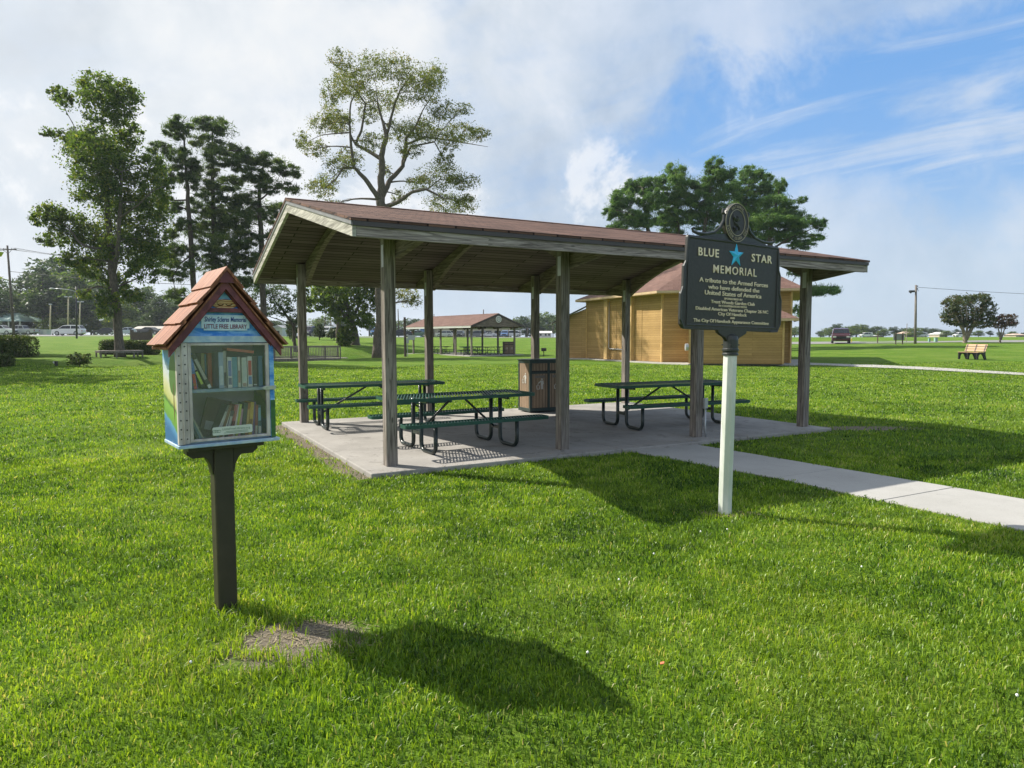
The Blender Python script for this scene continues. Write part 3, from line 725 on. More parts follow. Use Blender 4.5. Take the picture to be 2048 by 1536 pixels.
# maroon barge trim, collar, small painted panel above
def barge(name, y0, y1, off0, off1, mat, parent, u1=HW):
    for s in (-1, 1):
        b = MB(); b.prism([(0, ZA-off0), (s*u1, ZA-off0-u1*sl_), (s*u1, ZA-off1-u1*sl_), (0, ZA-off1)], (0, y0, 0), (1, 0, 0), (0, 0, 1), (0, y1-y0, 0)); b.build(name, mat, parent)
barge('barge_board', -.024, .0, .022, .072, M['maroon'], lib, HW-.015)
barge('inner_trim', -.0005, .0165, .072, .084, M['maroon'], lib, hb)
b = MB(); b.prism([(-.122, 1.745), (.122, 1.745), (.105, 1.768), (-.105, 1.768)], (0, -.004, 0), (1, 0, 0), (0, 0, 1), (0, .02, 0)); b.build('collar', M['maroon'], lib)
t = newmat('swirled_orange_paint'); wv = t.new('ShaderNodeTexWave', wave_type='RINGS', rings_direction='SPHERICAL'); wv.inputs['Scale'].default_value = 9; wv.inputs['Distortion'].default_value = 5; wv.inputs['Detail'].default_value = 3
t.put(wv.inputs['Vector'], coords(t, 'Object', (1.6, 1, 3)))
t.put(t.b.inputs['Base Color'], t.ramp(wv.outputs[0], [(.2, (.28, .11, .03)), (.6, (.60, .33, .09)), (.9, (.64, .48, .24))]))
b = MB(); b.prism([(.062*math.cos(a)*1.12, .026*math.sin(a)) for a in [k*math.pi/12 for k in range(24)]], (0, .012, 1.792), (1, 0, 0), (0, 0, 1), (0, .006, 0)); od = b.build('painted_ornament', t.m, lib)
b = MB()
for s in (-1, 1):
    b.tube([(s*.022+.016*math.cos(a), .011, 1.794+.010*math.sin(a)) for a in [math.pi+k*math.pi/8 for k in range(9)]], .0022, 5)
b.build('painted_curl', M['black'], od)
# roof: overlapping cedar shingle courses, ridge cap
def course(a0, a1, lift, y0, y1, ncut, side, seed):
    """boards between slope distances a0..a1 (from the ridge), each a separate slice of one course"""
    rn = random.Random(seed); Ls = math.hypot(HW, ZA-ZE); nx_, nz_ = (ZA-ZE)/Ls, HW/Ls
    b = MB(); cuts = [0]+sorted(rn.uniform(.15, .85) for _ in range(ncut))+[1]
    for i in range(len(cuts)-1):
        ya, yb = lerp(y0, y1, cuts[i])+.0015, lerp(y0, y1, cuts[i+1])-.0015; d1 = a1+rn.uniform(-.004, .004)
        pt = lambda d, l: (side*(d*HW/Ls+nx_*l), ZA-d*(ZA-ZE)/Ls+nz_*l)
        b.prism([pt(a0, lift*.35), pt(d1, lift), pt(d1, lift+.013), pt(a0, lift*.35+.010)], (0, ya, 0), (1, 0, 0), (0, 0, 1), (0, yb-ya, 0))
    return b
rf = None
Ls = math.hypot(HW, ZA-ZE)
b = MB()
for s in (-1, 1): b.prism([(0, ZA-.021), (s*HW*.98, ZE-.014), (s*HW*.985, ZE-.002), (0, ZA-.006)], (0, -.034, 0), (1, 0, 0), (0, 0, 1), (0, LD+.060, 0))
rf = b.build('roof', M['cedar'], lib)
for s in (-1, 1):
    for i, (a0, a1) in enumerate([(.33, .50), (.19, .36), (.04, .22)]):
        course(a0, min(a1, Ls+.02), .012+.003*i, -.050, LD+.030, 3, s, 5+i*3+s).build('shingle_course', M['cedar'], rf)
for s in (-1, 1):
    b = MB(); nx_, nz_ = (ZA-ZE)/Ls, HW/Ls
    pt = lambda d, l: (s*(d*HW/Ls+nx_*l), ZA-d*(ZA-ZE)/Ls+nz_*l)
    tp = ZA+.031/nz_
    b.prism([(0, tp), pt(.105, .031), pt(.105, .018), (0, tp-.013/nz_)], (0, -.056, 0), (1, 0, 0), (0, 0, 1), (0, LD+.092, 0)); b.build('ridge_board', M['cedar'], rf)
b = MB(); b.prism([(0, ZA+.03), (.058, ZA-.04), (-.058, ZA-.04)], (0, -.046, 0), (1, 0, 0), (0, 0, 1), (0, .010, 0)); b.build('ridge_end_block', M['maroon'], rf)
# post, platform and brackets
pc = (0.0, LD/2)
b = MB(); b.lohi((pc[0]-.054, pc[1]-.054, -.1), (pc[0]+.054, pc[1]+.054, LZ0-.045)); b.build('post', M['brown'], lib, bevel=.012)
b = MB(); b.lohi((pc[0]-.205, pc[1]-.13, LZ0-.045), (pc[0]+.205, pc[1]+.13, LZ0-.0185)); b.build('platform', M['brown'], lib, bevel=.003)
for s in (-1, 1):
    b = MB(); b.prism([(s*.055, LZ0-.046), (s*.195, LZ0-.046), (s*.195, LZ0-.075), (s*.165, LZ0-.098), (s*.10, LZ0-.098), (s*.085, LZ0-.115), (s*.068, LZ0-.15), (s*.060, LZ0-.20), (s*.055, LZ0-.20)], (0, pc[1]-.04, 0), (1, 0, 0), (0, 0, 1), (0, .08, 0)); b.build('bracket', M['brown'], lib, bevel=.003)
b = MB(); b.lohi((-.064, pc[1]-.064, -.1), (.064, pc[1]+.064, .012)); b.build('concrete_footing', M['slab'], lib)
def lw(u, v, z): return LO+Vector((u*math.cos(LT)-v*math.sin(LT), u*math.sin(LT)+v*math.cos(LT), z))

# ------------------------------------------------------------------ books (each its own thing)
pages = paint('page_block', (.55, .52, .44), .1, 40)
BK = {}
def bookmat(c):
    if c not in BK: BK[c] = paint('book_cover', tuple(min(.85, q*1.45+.01) for q in c), .15, 25, rough=.4)
    return BK[c]
def book(label, u, z, th, h, d, col, tilt=0, band=None, group='books on the upper shelf', v0=.045, title=None, rz=0, name='book'):
    t = thing(name, label, 'book', lw(u, v0, z), LT+rz, group); t.rotation_euler = (0, 0, LT+rz)
    mt = Matrix.Rotation(tilt, 4, 'Y')
    def part(b, n, m, par):
        o = b.build(n, m, par); o.data.transform(mt); return o
    b = MB(); e = .0015; b.lohi((0, 0, 0), (e*1.3, d, h)); b.lohi((th-e*1.3, 0, 0), (th, d, h)); b.lohi((e*1.3, 0, 0), (th-e*1.3, e*1.5, h))
    part(b, 'cover', bookmat(col), t)
    b = MB(); b.lohi((e*1.3, e*1.5, .002), (th-e*1.3, d-.003, h-.002)); part(b, 'pages', pages, t)
    for (a0, a1, c) in (band or []):
        b = MB(); b.lohi((th*.14, -.0007, h*a0), (th*.86, .0004, h*a1)); part(b, 'spine_band', bookmat(c), t)
    return t
wht = (.62, .60, .55); blk = (.02, .02, .025); bl = (.06, .16, .36); gr = (.04, .18, .12); rd = (.42, .05, .04)
UP = [(-.190, .020, .205, gr, -.06, [], 'green book at the far left of the upper shelf'),
      (-.164, .022, .215, (.07, .15, .42), -.12, [(.0, .42, (.50, .05, .04)), (.5, .92, (.10, .22, .55)), (.08, .16, (.6, .4, .05))], 'blue and red spined book leaning beside the green one'),
      (-.116, .018, .215, blk, -.38, [(.12, .50, (.45, .55, .08)), (.55, .9, (.45, .45, .4))], 'black book with lime lettering leaning left'),
      (-.090, .022, .225, (.03, .03, .035), -.42, [(.25, .85, (.35, .34, .30)), (.0, .10, (.6, .6, .6))], 'black book with pale label leaning steeply'),
      (-.088, .018, .212, (.36, .34, .16), 0, [], 'mustard spined book standing behind the black pair'),
      (-.067, .009, .206, (.10, .22, .33), 0, [], 'narrow steel blue book beside the coral one'),
      (-.055, .022, .212, (.50, .13, .09), 0, [], 'coral red book on the upper shelf'),
      (-.029, .025, .218, (.30, .38, .48), 0, [(.08, .62, (.50, .55, .62))], 'pale blue grey book with vertical title'),
      (-.002, .016, .225, (.33, .32, .27), 0, [(.05, .42, (.08, .07, .08))], 'tall taupe book on the upper shelf'),
      (.016, .024, .188, wht, 0, [(.38, .88, (.16, .20, .42)), (.10, .32, (.12, .12, .2))], 'white paperback with violet title blocks'),
      (.043, .028, .188, (.12, .27, .33), 0, [], 'teal paperback in the middle of the upper shelf'),
      (.076, .014, .186, (.58, .55, .47), 0, [(.15, .55, (.35, .2, .15))], 'cream narrow paperback on the upper shelf'),
      (.094, .027, .184, (.52, .54, .48), 0, [(.20, .92, (.44, .50, .46)), (.02, .14, (.35, .25, .20))], 'pale sage paperback with plain spine'),
      (.128, .026, .190, wht, 0, [(.38, .86, (.45, .07, .06)), (.08, .34, (.12, .2, .42))], 'white paperback with red title and blue author name'),
      (.160, .024, .192, (.07, .06, .06), 0, [(.04, .08, (.5, .5, .48))], 'dark brown paperback toward the right of the upper shelf'),
      (.188, .022, .192, (.05, .15, .26), 0, [], 'navy paperback at the right end of the upper shelf')]
for i, (u, th, h, c, ti, bd, lb) in enumerate(UP):
    book(lb, u, ZSH+.001+(th*math.sin(-ti) if ti < 0 else 0)*0+.0005, th, h*.92, .13, c, ti, bd, v0=.05+.008*(i % 3)+(.135 if i in (4, 5, 6) else 0))
rb = thing('book', 'coral red book lying across the tops of the upper row', 'book', lw(.02, .07, ZSH+.211), LT, 'books on the upper shelf')
b = MB(); b.lohi((0, 0, 0), (.15, .10, .016)); o = b.build('cover', bookmat((.50, .12, .08)), rb); o.data.transform(Matrix.Rotation(R(7), 4, 'Y'))
z0_ = LZ0+.0125
LOW = [(-.175, .008, .10, (.42, .27, .06), -.30, [], 'ochre booklet leaning in the lower left corner'),
       (-.152, .014, .19, (.05, .08, .09), -.40, [], 'dark slim book leaning at the left of the lower shelf'),
       (-.136, .013, .20, (.10, .16, .20), -.40, [], 'slate blue book leaning beside the dark one'),
       (-.121, .008, .215, (.30, .30, .24), -.40, [], 'olive grey thin book leaning beside the slate one'),
       (-.066, .010, .215, (.14, .13, .12), .42, [(.1, .8, (.5, .5, .48))], 'grey booklet leaning against the lower row'),
       (-.052, .012, .205, (.06, .14, .18), .38, [(.3, .9, (.5, .5, .45))], 'teal black magazine in the lower row'),
       (-.036, .014, .205, (.20, .11, .06), .33, [], 'brown paperback with a dark spine on the lower shelf'),
       (-.018, .009, .165, (.60, .58, .53), .30, [], 'short white booklet on the lower shelf'),
       (-.008, .018, .165, (.06, .045, .07), .27, [(.2, .8, (.40, .38, .38))], 'short purple black book on the lower shelf'),
       (.013, .010, .200, (.36, .10, .10), .23, [(.1, .5, (.08, .03, .04))], 'maroon thin book on the lower shelf'),
       (.025, .010, .200, (.42, .16, .17), .21, [(.1, .5, (.08, .03, .04))], 'rose red thin book on the lower shelf'),
       (.037, .013, .200, (.62, .60, .54), .18, [], 'white paperback on the lower shelf'),
       (.052, .012, .200, (.44, .50, .08), .16, [], 'lime yellow book on the lower shelf'),
       (.066, .014, .170, (.45, .24, .36), .14, [], 'pink topped short book on the lower shelf'),
       (.082, .022, .205, (.05, .06, .055), .13, [(.08, .3, (.3, .3, .3))], 'thick black green book on the lower shelf'),
       (.107, .014, .205, (.40, .15, .05), .12, [(.3, .8, (.5, .35, .12))], 'rust orange book on the lower shelf'),
       (.124, .019, .208, (.50, .34, .06), .10, [(.3, .5, (.2, .1, .03))], 'golden yellow book on the lower shelf'),
       (.147, .012, .208, (.16, .10, .24), .08, [], 'violet book on the lower shelf'),
       (.161, .015, .190, (.24, .06, .06), .05, [(.0, .32, (.42, .40, .38))], 'dark red library book with white tag'),
       (.182, .020, .185, (.06, .12, .17), .0, [(.48, .92, (.22, .44, .55)), (.06, .3, (.55, .55, .52))], 'blue banded book at the right end of the lower shelf')]
for i, (u, th, h, c, ti, bd, lb) in enumerate(LOW):
    book(lb, u, z0_+.0005+(th*math.sin(ti) if ti > 0 else 0), th, h*.94, .12, c, ti, bd, 'books on the lower shelf', v0=.065+.006*(i % 2))
kb = thing('book', 'large dark brown hardback propped behind the lower row', 'book', lw(-.115, .20, z0_+.001), LT, 'books on the lower shelf')
b = MB(); b.lohi((0, 0, 0), (.14, .02, .235)); o = b.build('cover', bookmat((.09, .06, .055)), kb); o.data.transform(Matrix.Rotation(R(14), 4, 'Y'))
o.location.z = .034*0
b = MB(); b.lohi((.02, -.002, .05), (.065, .0, .10)); o2 = b.build('spine_label', bookmat((.3, .3, .28)), o); o2.data.transform(Matrix.Rotation(R(14), 4, 'Y'))
# label strip on the pane
b = MB(); r_ = .006; W2, H2 = .108, .023
b.prism([(-W2, -H2+r_), (-W2+r_, -H2), (W2-r_, -H2), (W2, -H2+r_), (W2, H2-r_), (W2-r_, H2), (-W2+r_, H2), (-W2, H2-r_)], (.023, .0095, 1.088), (1, 0, .02), (-.02, 0, 1), (0, .0015, 0))
st_ = b.build('charter_label', paint('pale_green_white_label', (.58, .62, .54), .05), lib)
M['inkgreen'] = paint('green_lettering', (.10, .18, .11), .1)
text_part('lettering', 'LittleFreeLibrary.org', .150, .012, .0005, (.043, 1.096), .0094, M['inkgreen'], st_)
b = MB()
for k, (a, c_) in enumerate([(-.010, .03), (-.010, .024), (-.006, .018)]):
    b.tube([(-.075+.010*math.cos(q)+.012*k, .0093, 1.086+.007*math.sin(q)) for q in [j*math.pi/5 for j in range(10)]], .0012, 4)
b.lohi((-.015, .0090, 1.080), (.105, .0094, 1.0825)); b.lohi((-.025, .0090, 1.073), (.108, .0094, 1.0755))
b.build('printed_mark', M['inkgreen'], st_)

# ------------------------------------------------------------------ memorial marker
SO = Vector((1.929, 6.093, 0)); ST = .538; LEAN = .023
M['bronze'] = paint('dark_bronze_plaque', (.030, .027, .024), .25, 40, rough=.38, bmp=.5)
M['bronze2'] = paint('raised_dark_bronze_rim', (.030, .033, .031), .2, 12, rough=.35)
M['dullgold'] = paint('dull_medallion_gold', (.34, .30, .21), .15, 30, rough=.45)
M['gold'] = paint('pale_gold_lettering', (.82, .70, .50), .1, 30, rough=.4)
M['star'] = paint('bright_blue_enamel', (.035, .48, .80), .06, 8, rough=.3)
M['markerpost'] = streak_paint('white_post_with_green_algae', (.50, .55, .47), (.70, .70, .68), (1, 1, .25), 6)
sg = thing('memorial_marker', 'dark bronze memorial marker with a blue star and gold lettering on a white post', 'sign', SO, ST)
sg.rotation_euler = (0, LEAN, ST)
P_ = lambda px, py: plane_uv(px, py, SO, ST, LEAN)
zx = lambda x, y: P_(1340+x/5.4875, 400+y/5.4875)
b = MB(); ap = .062
b.prism([(ap*math.cos(R(22.5+45*k)), ap*math.sin(R(22.5+45*k))) for k in range(8)], (0, 0, -.2), (1, 0, 0), (0, 1, 0), (0, 0, 1.64)); b.build('post', M['markerpost'], sg, bevel=.004)
b = MB(); b.lathe([(.060, 1.44), (.072, 1.442), (.072, 1.455), (.066, 1.46), (.066, 1.475), (.074, 1.48), (.074, 1.498), (.066, 1.503), (.066, 1.58), (.058, 1.612), (.03, 1.63)], (0, 0, 0), 20)
cl = b.build('collar', M['bronze2'], sg, smooth=False, bevel=.002)
b = MB()
for k in range(4): b.lathe([(.009, 0), (.009, .008), (.004, .012)], (.070*math.cos(R(45+90*k)), .070*math.sin(R(45+90*k)), 1.53), 8)
b.build('bolt', M['bronze2'], cl)
# plaque outline, measured on the marker's own plane
w0 = .592; zt_, zb_ = 2.456, 1.672
half = [(0, zt_), (w0-.012, zt_), (w0-.002, zt_-.012), (w0-.002, 2.235), (w0+.010, 2.215), (w0+.030, 2.20), (w0+.030, 2.02), (w0+.034, 1.99), (w0+.055, 1.965), (w0+.055, 1.75), (w0+.050, 1.70), (w0+.02, 1.668), (w0-.02, 1.660), (.19, 1.660), (.185, 1.640), (.15, 1.622), (.10, 1.600), (.075, 1.575), (.062, 1.56), (0, 1.56)]
poly = half+[(-x, z) for x, z in reversed(half) if x > 0]
poly = [(x*.985, z) for x, z in poly]
b = MB(); b.prism(poly, (0, -.018, 0), (1, 0, 0), (0, 0, 1), (0, .036, 0)); pl_ = b.build('plaque', M['bronze'], sg, bevel=.006)
b = MB()
def frame_strip(b, pts, y, r, n=6): b.tube([(x, y, z) for x, z in pts]+[(pts[0][0], y, pts[0][1])], r, n)
frame_strip(b, [(-.572, 2.436), (.572, 2.436), (.572, 1.70), (-.572, 1.70)], -.019, .008)
for s in (-1, 1): b.tube([(s*.584*.985, -.014, 2.43), (s*.59, -.014, 2.235), (s*.612, -.014, 2.19), (s*.614, -.014, 2.02), (s*.638, -.014, 1.955), (s*.638, -.014, 1.74), (s*.60, -.014, 1.672), (s*.50, -.014, 1.668)], .012, 8)
b.build('raised_border', M['bronze2'], pl_)
def line(txt, xa, xb, yc, cap, w_=.003, **k):
    if cap > .06: k['spacing'] = 1.18
    a = zx(xa, yc[0] if isinstance(yc, tuple) else yc); c = zx(xb, yc[1] if isinstance(yc, tuple) else yc)
    text_part('lettering', txt, abs(c[0]-a[0]), cap, .006, ((a[0]+c[0])/2, (a[1]+c[1])/2), -.0185, M['gold'], pl_, weight=w_, **k)
line('BLUE', 292, 515, (580, 593), .068, .014); line('STAR', 875, 1098, (630, 643), .068, .014)
line('MEMORIAL', 455, 930, (765, 792), .068, .002)
line('A tribute to the Armed Forces', 303, 1053, (885, 925), .038)
line('who have defended the', 400, 958, (963, 985), .036)
line('United States of America', 362, 982, (1022, 1050), .038)
line('SPONSORED BY', 575, 775, (1086, 1094), .017, .0)
line('Trent Woods Garden Club', 430, 908, (1122, 1138), .028)
line('IN COOPERATION WITH', 515, 820, (1166, 1174), .017, .0)
line('Disabled American Veterans Chapter 26 NC', 262, 1055, (1197, 1220), .028)
line('City Of Havelock', 508, 820, (1252, 1260), .028)
line('AND', 640, 690, (1296, 1298), .017, .0)
line('The City Of Havelock Appearance Committee', 237, 1060, (1327, 1345), .028)
# faceted star
cx, cz = zx(708, 612); b = MB(); Rr, rr = .094, .0375
ring = []
for k in range(10):
    a = R(90+36*k); q = Rr if k % 2 == 0 else rr; ring.append((cx+q*math.cos(a)*1.02, -.021, cz+q*math.sin(a)*1.15))
b.add([(cx, -.040, cz)]+ring+[(x, -.016, z) for x, _, z in ring], [(0, i+1, (i+1) % 10+1) for i in range(10)]+[(i+1, i+11, (i+1) % 10+11, (i+1) % 10+1) for i in range(10)])
b.build('blue_star', M['star'], pl_)
# medallion and scrolls
mz = 2.615; mx = zx(715, 440)[0]-.005; rm, rn_ = .150, .172
ell = lambda k, s, n=40: (mx+rm*s*math.cos(2*math.pi*k/n), mz+rn_*s*math.sin(2*math.pi*k/n))
b = MB(); b.prism([ell(k, 1) for k in range(40)], (0, -.02, 0), (1, 0, 0), (0, 0, 1), (0, .04, 0)); md = b.build('medallion', M['bronze'], sg, bevel=.005)
for s_ in (.97, .66):
    b = MB(); b.tube([(ell(k, s_)[0], -.022, ell(k, s_)[1]) for k in range(41)], .0036, 6); b.build('gold_ring', M['dullgold'], md)
def arc_text(s, s_, a0, a1, cap, flip=False):
    n = len(s)
    for i, ch in enumerate(s):
        if ch == ' ': continue
        a = R(lerp(a0, a1, (i+.5)/n)); me = text_mesh(ch, cap*.62 if ch not in 'I.' else cap*.25, cap, .004, (0, 0), weight=.01)
        rot = a-math.pi/2 if not flip else a+math.pi/2
        me.transform(Matrix.Translation((mx+rm*s_*math.cos(a), -.021, mz+rn_*s_*math.sin(a)))@Matrix.Rotation(-rot, 4, 'Y'))
        me.materials.clear(); me.materials.append(M['gold']); yield me
import itertools
b_all = MB()
for me in itertools.chain(arc_text('NATIONAL', .81, 130, 50, .024), arc_text('GARDEN CLUBS INC.', .81, 192, 348, .024, True)):
    b_all.add([v.co[:] for v in me.vertices], [tuple(p.vertices) for p in me.polygons])
b_all.build('lettering', M['dullgold'], md)
b = MB(); rr_ = random.Random(3)
for k in range(9):
    a = rr_.uniform(0, 6.28); q = rr_.uniform(.1, .45); x, z = mx+rm*q*math.cos(a), mz+rn_*q*math.sin(a); dxx, dzz = rr_.uniform(-.04, .04), rr_.uniform(-.04, .04)
    b.tube([(x-dxx, -.018, z-dzz), (x, -.026, z), (x+dxx, -.018, z+dzz)], [.004, .012, .004], 6)
b.build('relief_sprig', M['bronze2'], md)
for s in (-1, 1):
    b = MB(); pts = [(mx+s*.135, 2.72), (mx+s*.160, 2.715), (mx+s*.162, 2.69), (mx+s*.145, 2.675), (mx+s*.150, 2.62), (mx+s*.19, 2.555), (mx+s*.26, 2.505), (mx+s*.36, 2.482), (mx+s*.46, 2.480), (mx+s*.515, 2.492), (mx+s*.525, 2.515), (mx+s*.508, 2.525), (mx+s*.495, 2.512)]
    b.tube([(x, 0, z) for x, z in pts], [.008, .012, .013, .013, .014, .015, .015, .015, .014, .012, .010, .008, .006], 8)
    b.prism([(mx+s*.02, 2.45), (mx+s*.44, 2.45), (mx+s*.34, 2.482), (mx+s*.25, 2.50), (mx+s*.18, 2.50), (mx+s*.12, 2.51)], (0, -.008, 0), (1, 0, 0), (0, 0, 1), (0, .016, 0))
    b.build('scroll', M['bronze2'], sg)

# ------------------------------------------------------------------ wooden building
BO = Vector((9.3, 42.3, 0))
V1, V2, V3, V4, V5 = Vector((5.6, 51)), Vector((9.3, 42.3)), Vector((16.4, 40.2)), Vector((20.0, 48.9)), Vector((11.4, 56.5))
bd = thing('stage_building', 'golden wood clad park building with faceted red hip roof behind the shelter', 'building', (0, 0, 0))
ZW = 4.42
def wall(a, c, z0, z1, mat, name, th=.12, z1b=None, parent=bd, proud=0):
    """upright wall from a to c (2D), outer face on the right-hand side seen from outside"""
    a, c = Vector(a), Vector(c); d = (c-a).normalized(); n = Vector((d.y, -d.x))
    L = (c-a).length; z1b = z1 if z1b is None else z1b
    b = MB(); b.prism([(0, z0), (L, z0), (L, z1b), (0, z1)], (a.x+n.x*proud, a.y+n.y*proud, 0), (d.x, d.y, 0), (0, 0, 1), (-n.x*th, -n.y*th, 0))
    return b.build(name, mat, parent)
wall(V1, V2, .1, ZW, M['siding'], 'wall'); wall(V2, V3, .1, ZW, M['siding'], 'wall'); wall(V3, V4, .1, ZW, M['siding'], 'wall'); wall(V4, V5, .1, ZW, M['siding'], 'wall'); wall(V5, V1, .1, ZW, M['siding'], 'wall')
dA = (V2-V1).normalized(); nA = Vector((dA.y, -dA.x))
def onA(px):
    k = (px-1024)/FP; return (k*V1.y-V1.x)/(dA.x-k*dA.y)
for px in (1213.5, 1261.5):
    s = onA(px); p = V1+dA*s
    wall(p, p+dA*.42, .1, ZW-.02, M['trim'], 'pilaster', .26, proud=.26)
    wall(p+dA*.42, p+dA*(1.3), .1, ZW-.03, M['siding'], 'recessed_panel', .05, proud=.02)
for p in (V1, V2, V3):
    b = MB(); b.box((p.x, p.y, 2.2), (.12, .12, 4.3), math.atan2(dA.y, dA.x)); b.build('corner_board', M['trim'], bd)
s = onA(1219.5); p0 = V1+dA*s+nA*.09; p1 = V1+dA*(onA(1262)-.1)+nA*.09
b = MB(); b.tube([(p0.x, p0.y, 4.1), (p0.x, p0.y, .95), (p0.x+.1*dA.x, p0.y+.1*dA.y, .82), (p1.x, p1.y, .80)], .035, 8); b.build('conduit', M['galv'], bd, smooth=True)
# main hip roof over a wider outline
ctr = Vector((12.6, 47.2)); apex = Vector((14.0, 46.5, 7.7))
out = [v+(v-ctr).normalized()*.95 for v in (V1, V2, V3, V4, V5)]
b = MB(); n = 5; zo = ZW+.02
vs = [(v.x, v.y, zo) for v in out]+[tuple(apex)]
b.add(vs, [(i, (i+1) % n, n) for i in range(n)]); rf2 = b.build('roof', M['shingle_far'], bd)
b = MB()
for i in range(n):
    a, c = out[i], out[(i+1) % n]; d = (c-a).normalized(); nn = Vector((d.y, -d.x))
    b.prism([(0, zo-.16), ((c-a).length, zo-.16), ((c-a).length, zo-.006), (0, zo-.006)], (a.x, a.y, 0), (d.x, d.y, 0), (0, 0, 1), (-nn.x*.05, -nn.y*.05, 0))
b.build('fascia', M['tan'], rf2)
b = MB(); b.prism([(v.x, v.y) for v in out], (0, 0, zo-.15), (1, 0, 0), (0, 1, 0), (0, 0, .02)); b.build('eave_soffit', M['trim'], rf2)
# low lean-to on the left
wall((4.25, 51.6), V1, .1, 3.25, M['siding'], 'annex_wall', z1b=3.80)
wall((4.6, 57), (4.25, 51.6), .1, 3.15, M['siding'], 'annex_wall')
b = MB(); b.prism([(-2.6, 2.65), (.0, 3.92), (.0, 4.02), (-2.6, 2.75)], (V1.x, 50.95, 0), (1, 0, 0), (0, 0, 1), (.2, 6, 0)); b.build('annex_roof', M['drip'], bd)
# low wing in front on the right
Wl, Wr = Vector((10.35, 39.7)), Vector((15.2, 38.2)); dW = (Wr-Wl).normalized(); nW = Vector((dW.y, -dW.x))
wall(Wl, Wr, .1, 2.62, M['siding'], 'wing_wall'); wall(Wr, Wr-nW*3.2+dW*.1, .1, 2.60, M['siding'], 'wing_wall'); wall(Wl-nW*3.2, Wl, .1, 2.60, M['siding'], 'wing_wall')
e0, e1 = Wl+nW*.45-dW*.45, Wr+nW*.45+dW*.75
b = MB(); z_, zt2 = 2.66, 3.62; g0, g1 = e0-nW*2.9+dW*.1, e1-nW*2.9-dW*1.6; bk = e1-nW*2.9
b.add([(e0.x, e0.y, z_), (e1.x, e1.y, z_), (g1.x, g1.y, zt2), (g0.x, g0.y, zt2), (bk.x, bk.y, z_)], [(0, 1, 2, 3), (1, 4, 2)]); b.build('wing_roof', M['shingle_far'], bd)
b = MB()
for a, c in ((e0, e1), (e1, bk)): b.beam((a.x, a.y, z_-.08), (c.x, c.y, z_-.08), .05, .14)
b.build('wing_fascia', M['tan'], bd)
for p in (Wl, Wr):
    b = MB(); b.box((p.x, p.y, 1.36), (.11, .11, 2.5), math.atan2(dW.y, dW.x)); b.build('corner_board', M['trim'], bd)
b = MB(); p = Wl-dW*.15+nW*.02; b.lathe([(.16, 0), (.16, .16)], (0, 0, 0), 12)
b.v = [(p.x+q[2]-.1, p.y+q[1], 1.05+q[0]*1.3) for q in b.v]; b.build('electric_meter', M['galv'], bd)
# apron
b = MB()
ap_ = [(3.6, 50.9), (5.25, 50.2), (8.9, 41.75), (10.2, 39.4), (10.6, 39.9), (16.0, 38.6), (17.6, 40), (21, 49), (11, 58), (4.4, 57)]
b.prism(ap_, (0, 0, -.1), (1, 0, 0), (0, 1, 0), (0, 0, .18)); tag(b.build('patio_slab', M['path2']), 'thin concrete apron around the wooden building', kind='structure')

# ------------------------------------------------------------------ far shelter with its tables, bin and grill
FO = Vector((-3.6, 60.5, 0)); FY = .66+math.pi/2
# local x runs along its length (away to the left), local y to the right
fp = shelter('picnic_shelter', 'distant picnic shelter with russet roof and a round emblem on its gable', FO+Vector((.0, 0, 0)), FY, 11, 5.6, -.75, -5.45-.0, 12.0, 6.0, 2.52, 3.62, 0, -4.98, 2.58, 4, 4.84, .06, far=True)
FM = lambda u, v: FO+Vector((u*math.cos(FY)-v*math.sin(FY), u*math.sin(FY)+v*math.cos(FY), 0))
b = MB(); b.prism([(-4.9-.0, 2.78), (-2.45, 3.66), (-2.45, 3.66), (0, 2.78), (-.0, 2.62), (-4.9, 2.62)], (-.70, -.0, 0), (0, 1, 0), (0, 0, 1), (.05, 0, 0)); b.build('gable_boarding', M['rafter'], fp)
b = MB(); c0 = (-.80, -2.45, 3.28)
b.tube([(c0[0], c0[1], c0[2]), (c0[0]+.06, c0[1], c0[2])], .30, 24); em = b.build('emblem', M['white'], fp)
for r0, mt in ((.22, 'cabinet'), (.17, 'white')):
    b = MB(); b.tube([(c0[0]-.01-(.22-r0)*.2, c0[1], c0[2]), (c0[0]+.01, c0[1], c0[2])], r0, 24); b.build('emblem_ring', M[mt], em)
b = MB()
for dz_ in (-.07, 0, .07): b.lohi((c0[0]-.03, c0[1]-.10, c0[2]+dz_-.012), (c0[0]-.015, c0[1]+.10, c0[2]+dz_+.012))
b.build('emblem_lettering', M['cabinet'], em)
b = MB(); b.lohi((-.6, -5.6, -.2), (11.2, .6, .06)); fs_ = b.build('patio_slab', M['path2']); fs_.location = FO; fs_.rotation_euler.z = FY
tag(fs_, 'pale concrete slab of the distant picnic shelter', kind='structure')
for (u, v, lb) in ((1.2, -.9, 'dark picnic table beside the near corner post of the distant shelter'), (3.9, -2.6, 'dark picnic table in the middle of the distant shelter'), (1.3, -3.3, 'dark picnic table beside the distant litter bin'), (7.2, -1.2, 'dark picnic table toward the far left of the distant shelter')):
    t = picnic_table(lb, FM(u, v)+Vector((0, 0, .06)), FY-math.pi/2+.1, 2.3, .75, fine=False); t['group'] = 'picnic tables under the distant shelter'
bin_cabinet('dark litter bin standing under the distant shelter', FM(.9, -4.3)+Vector((0, 0, .06)), .25, 1.0, .5, 1.2, far=True)
g = G(1087.6, 60); t = thing('charcoal_grill', 'black pedestal grill standing on the lawn right of the distant shelter', 'grill', g)
b = MB(); b.tube([(0, 0, 0), (0, 0, .5)], .035, 8); b.build('post', M['black'], t)
b = MB()
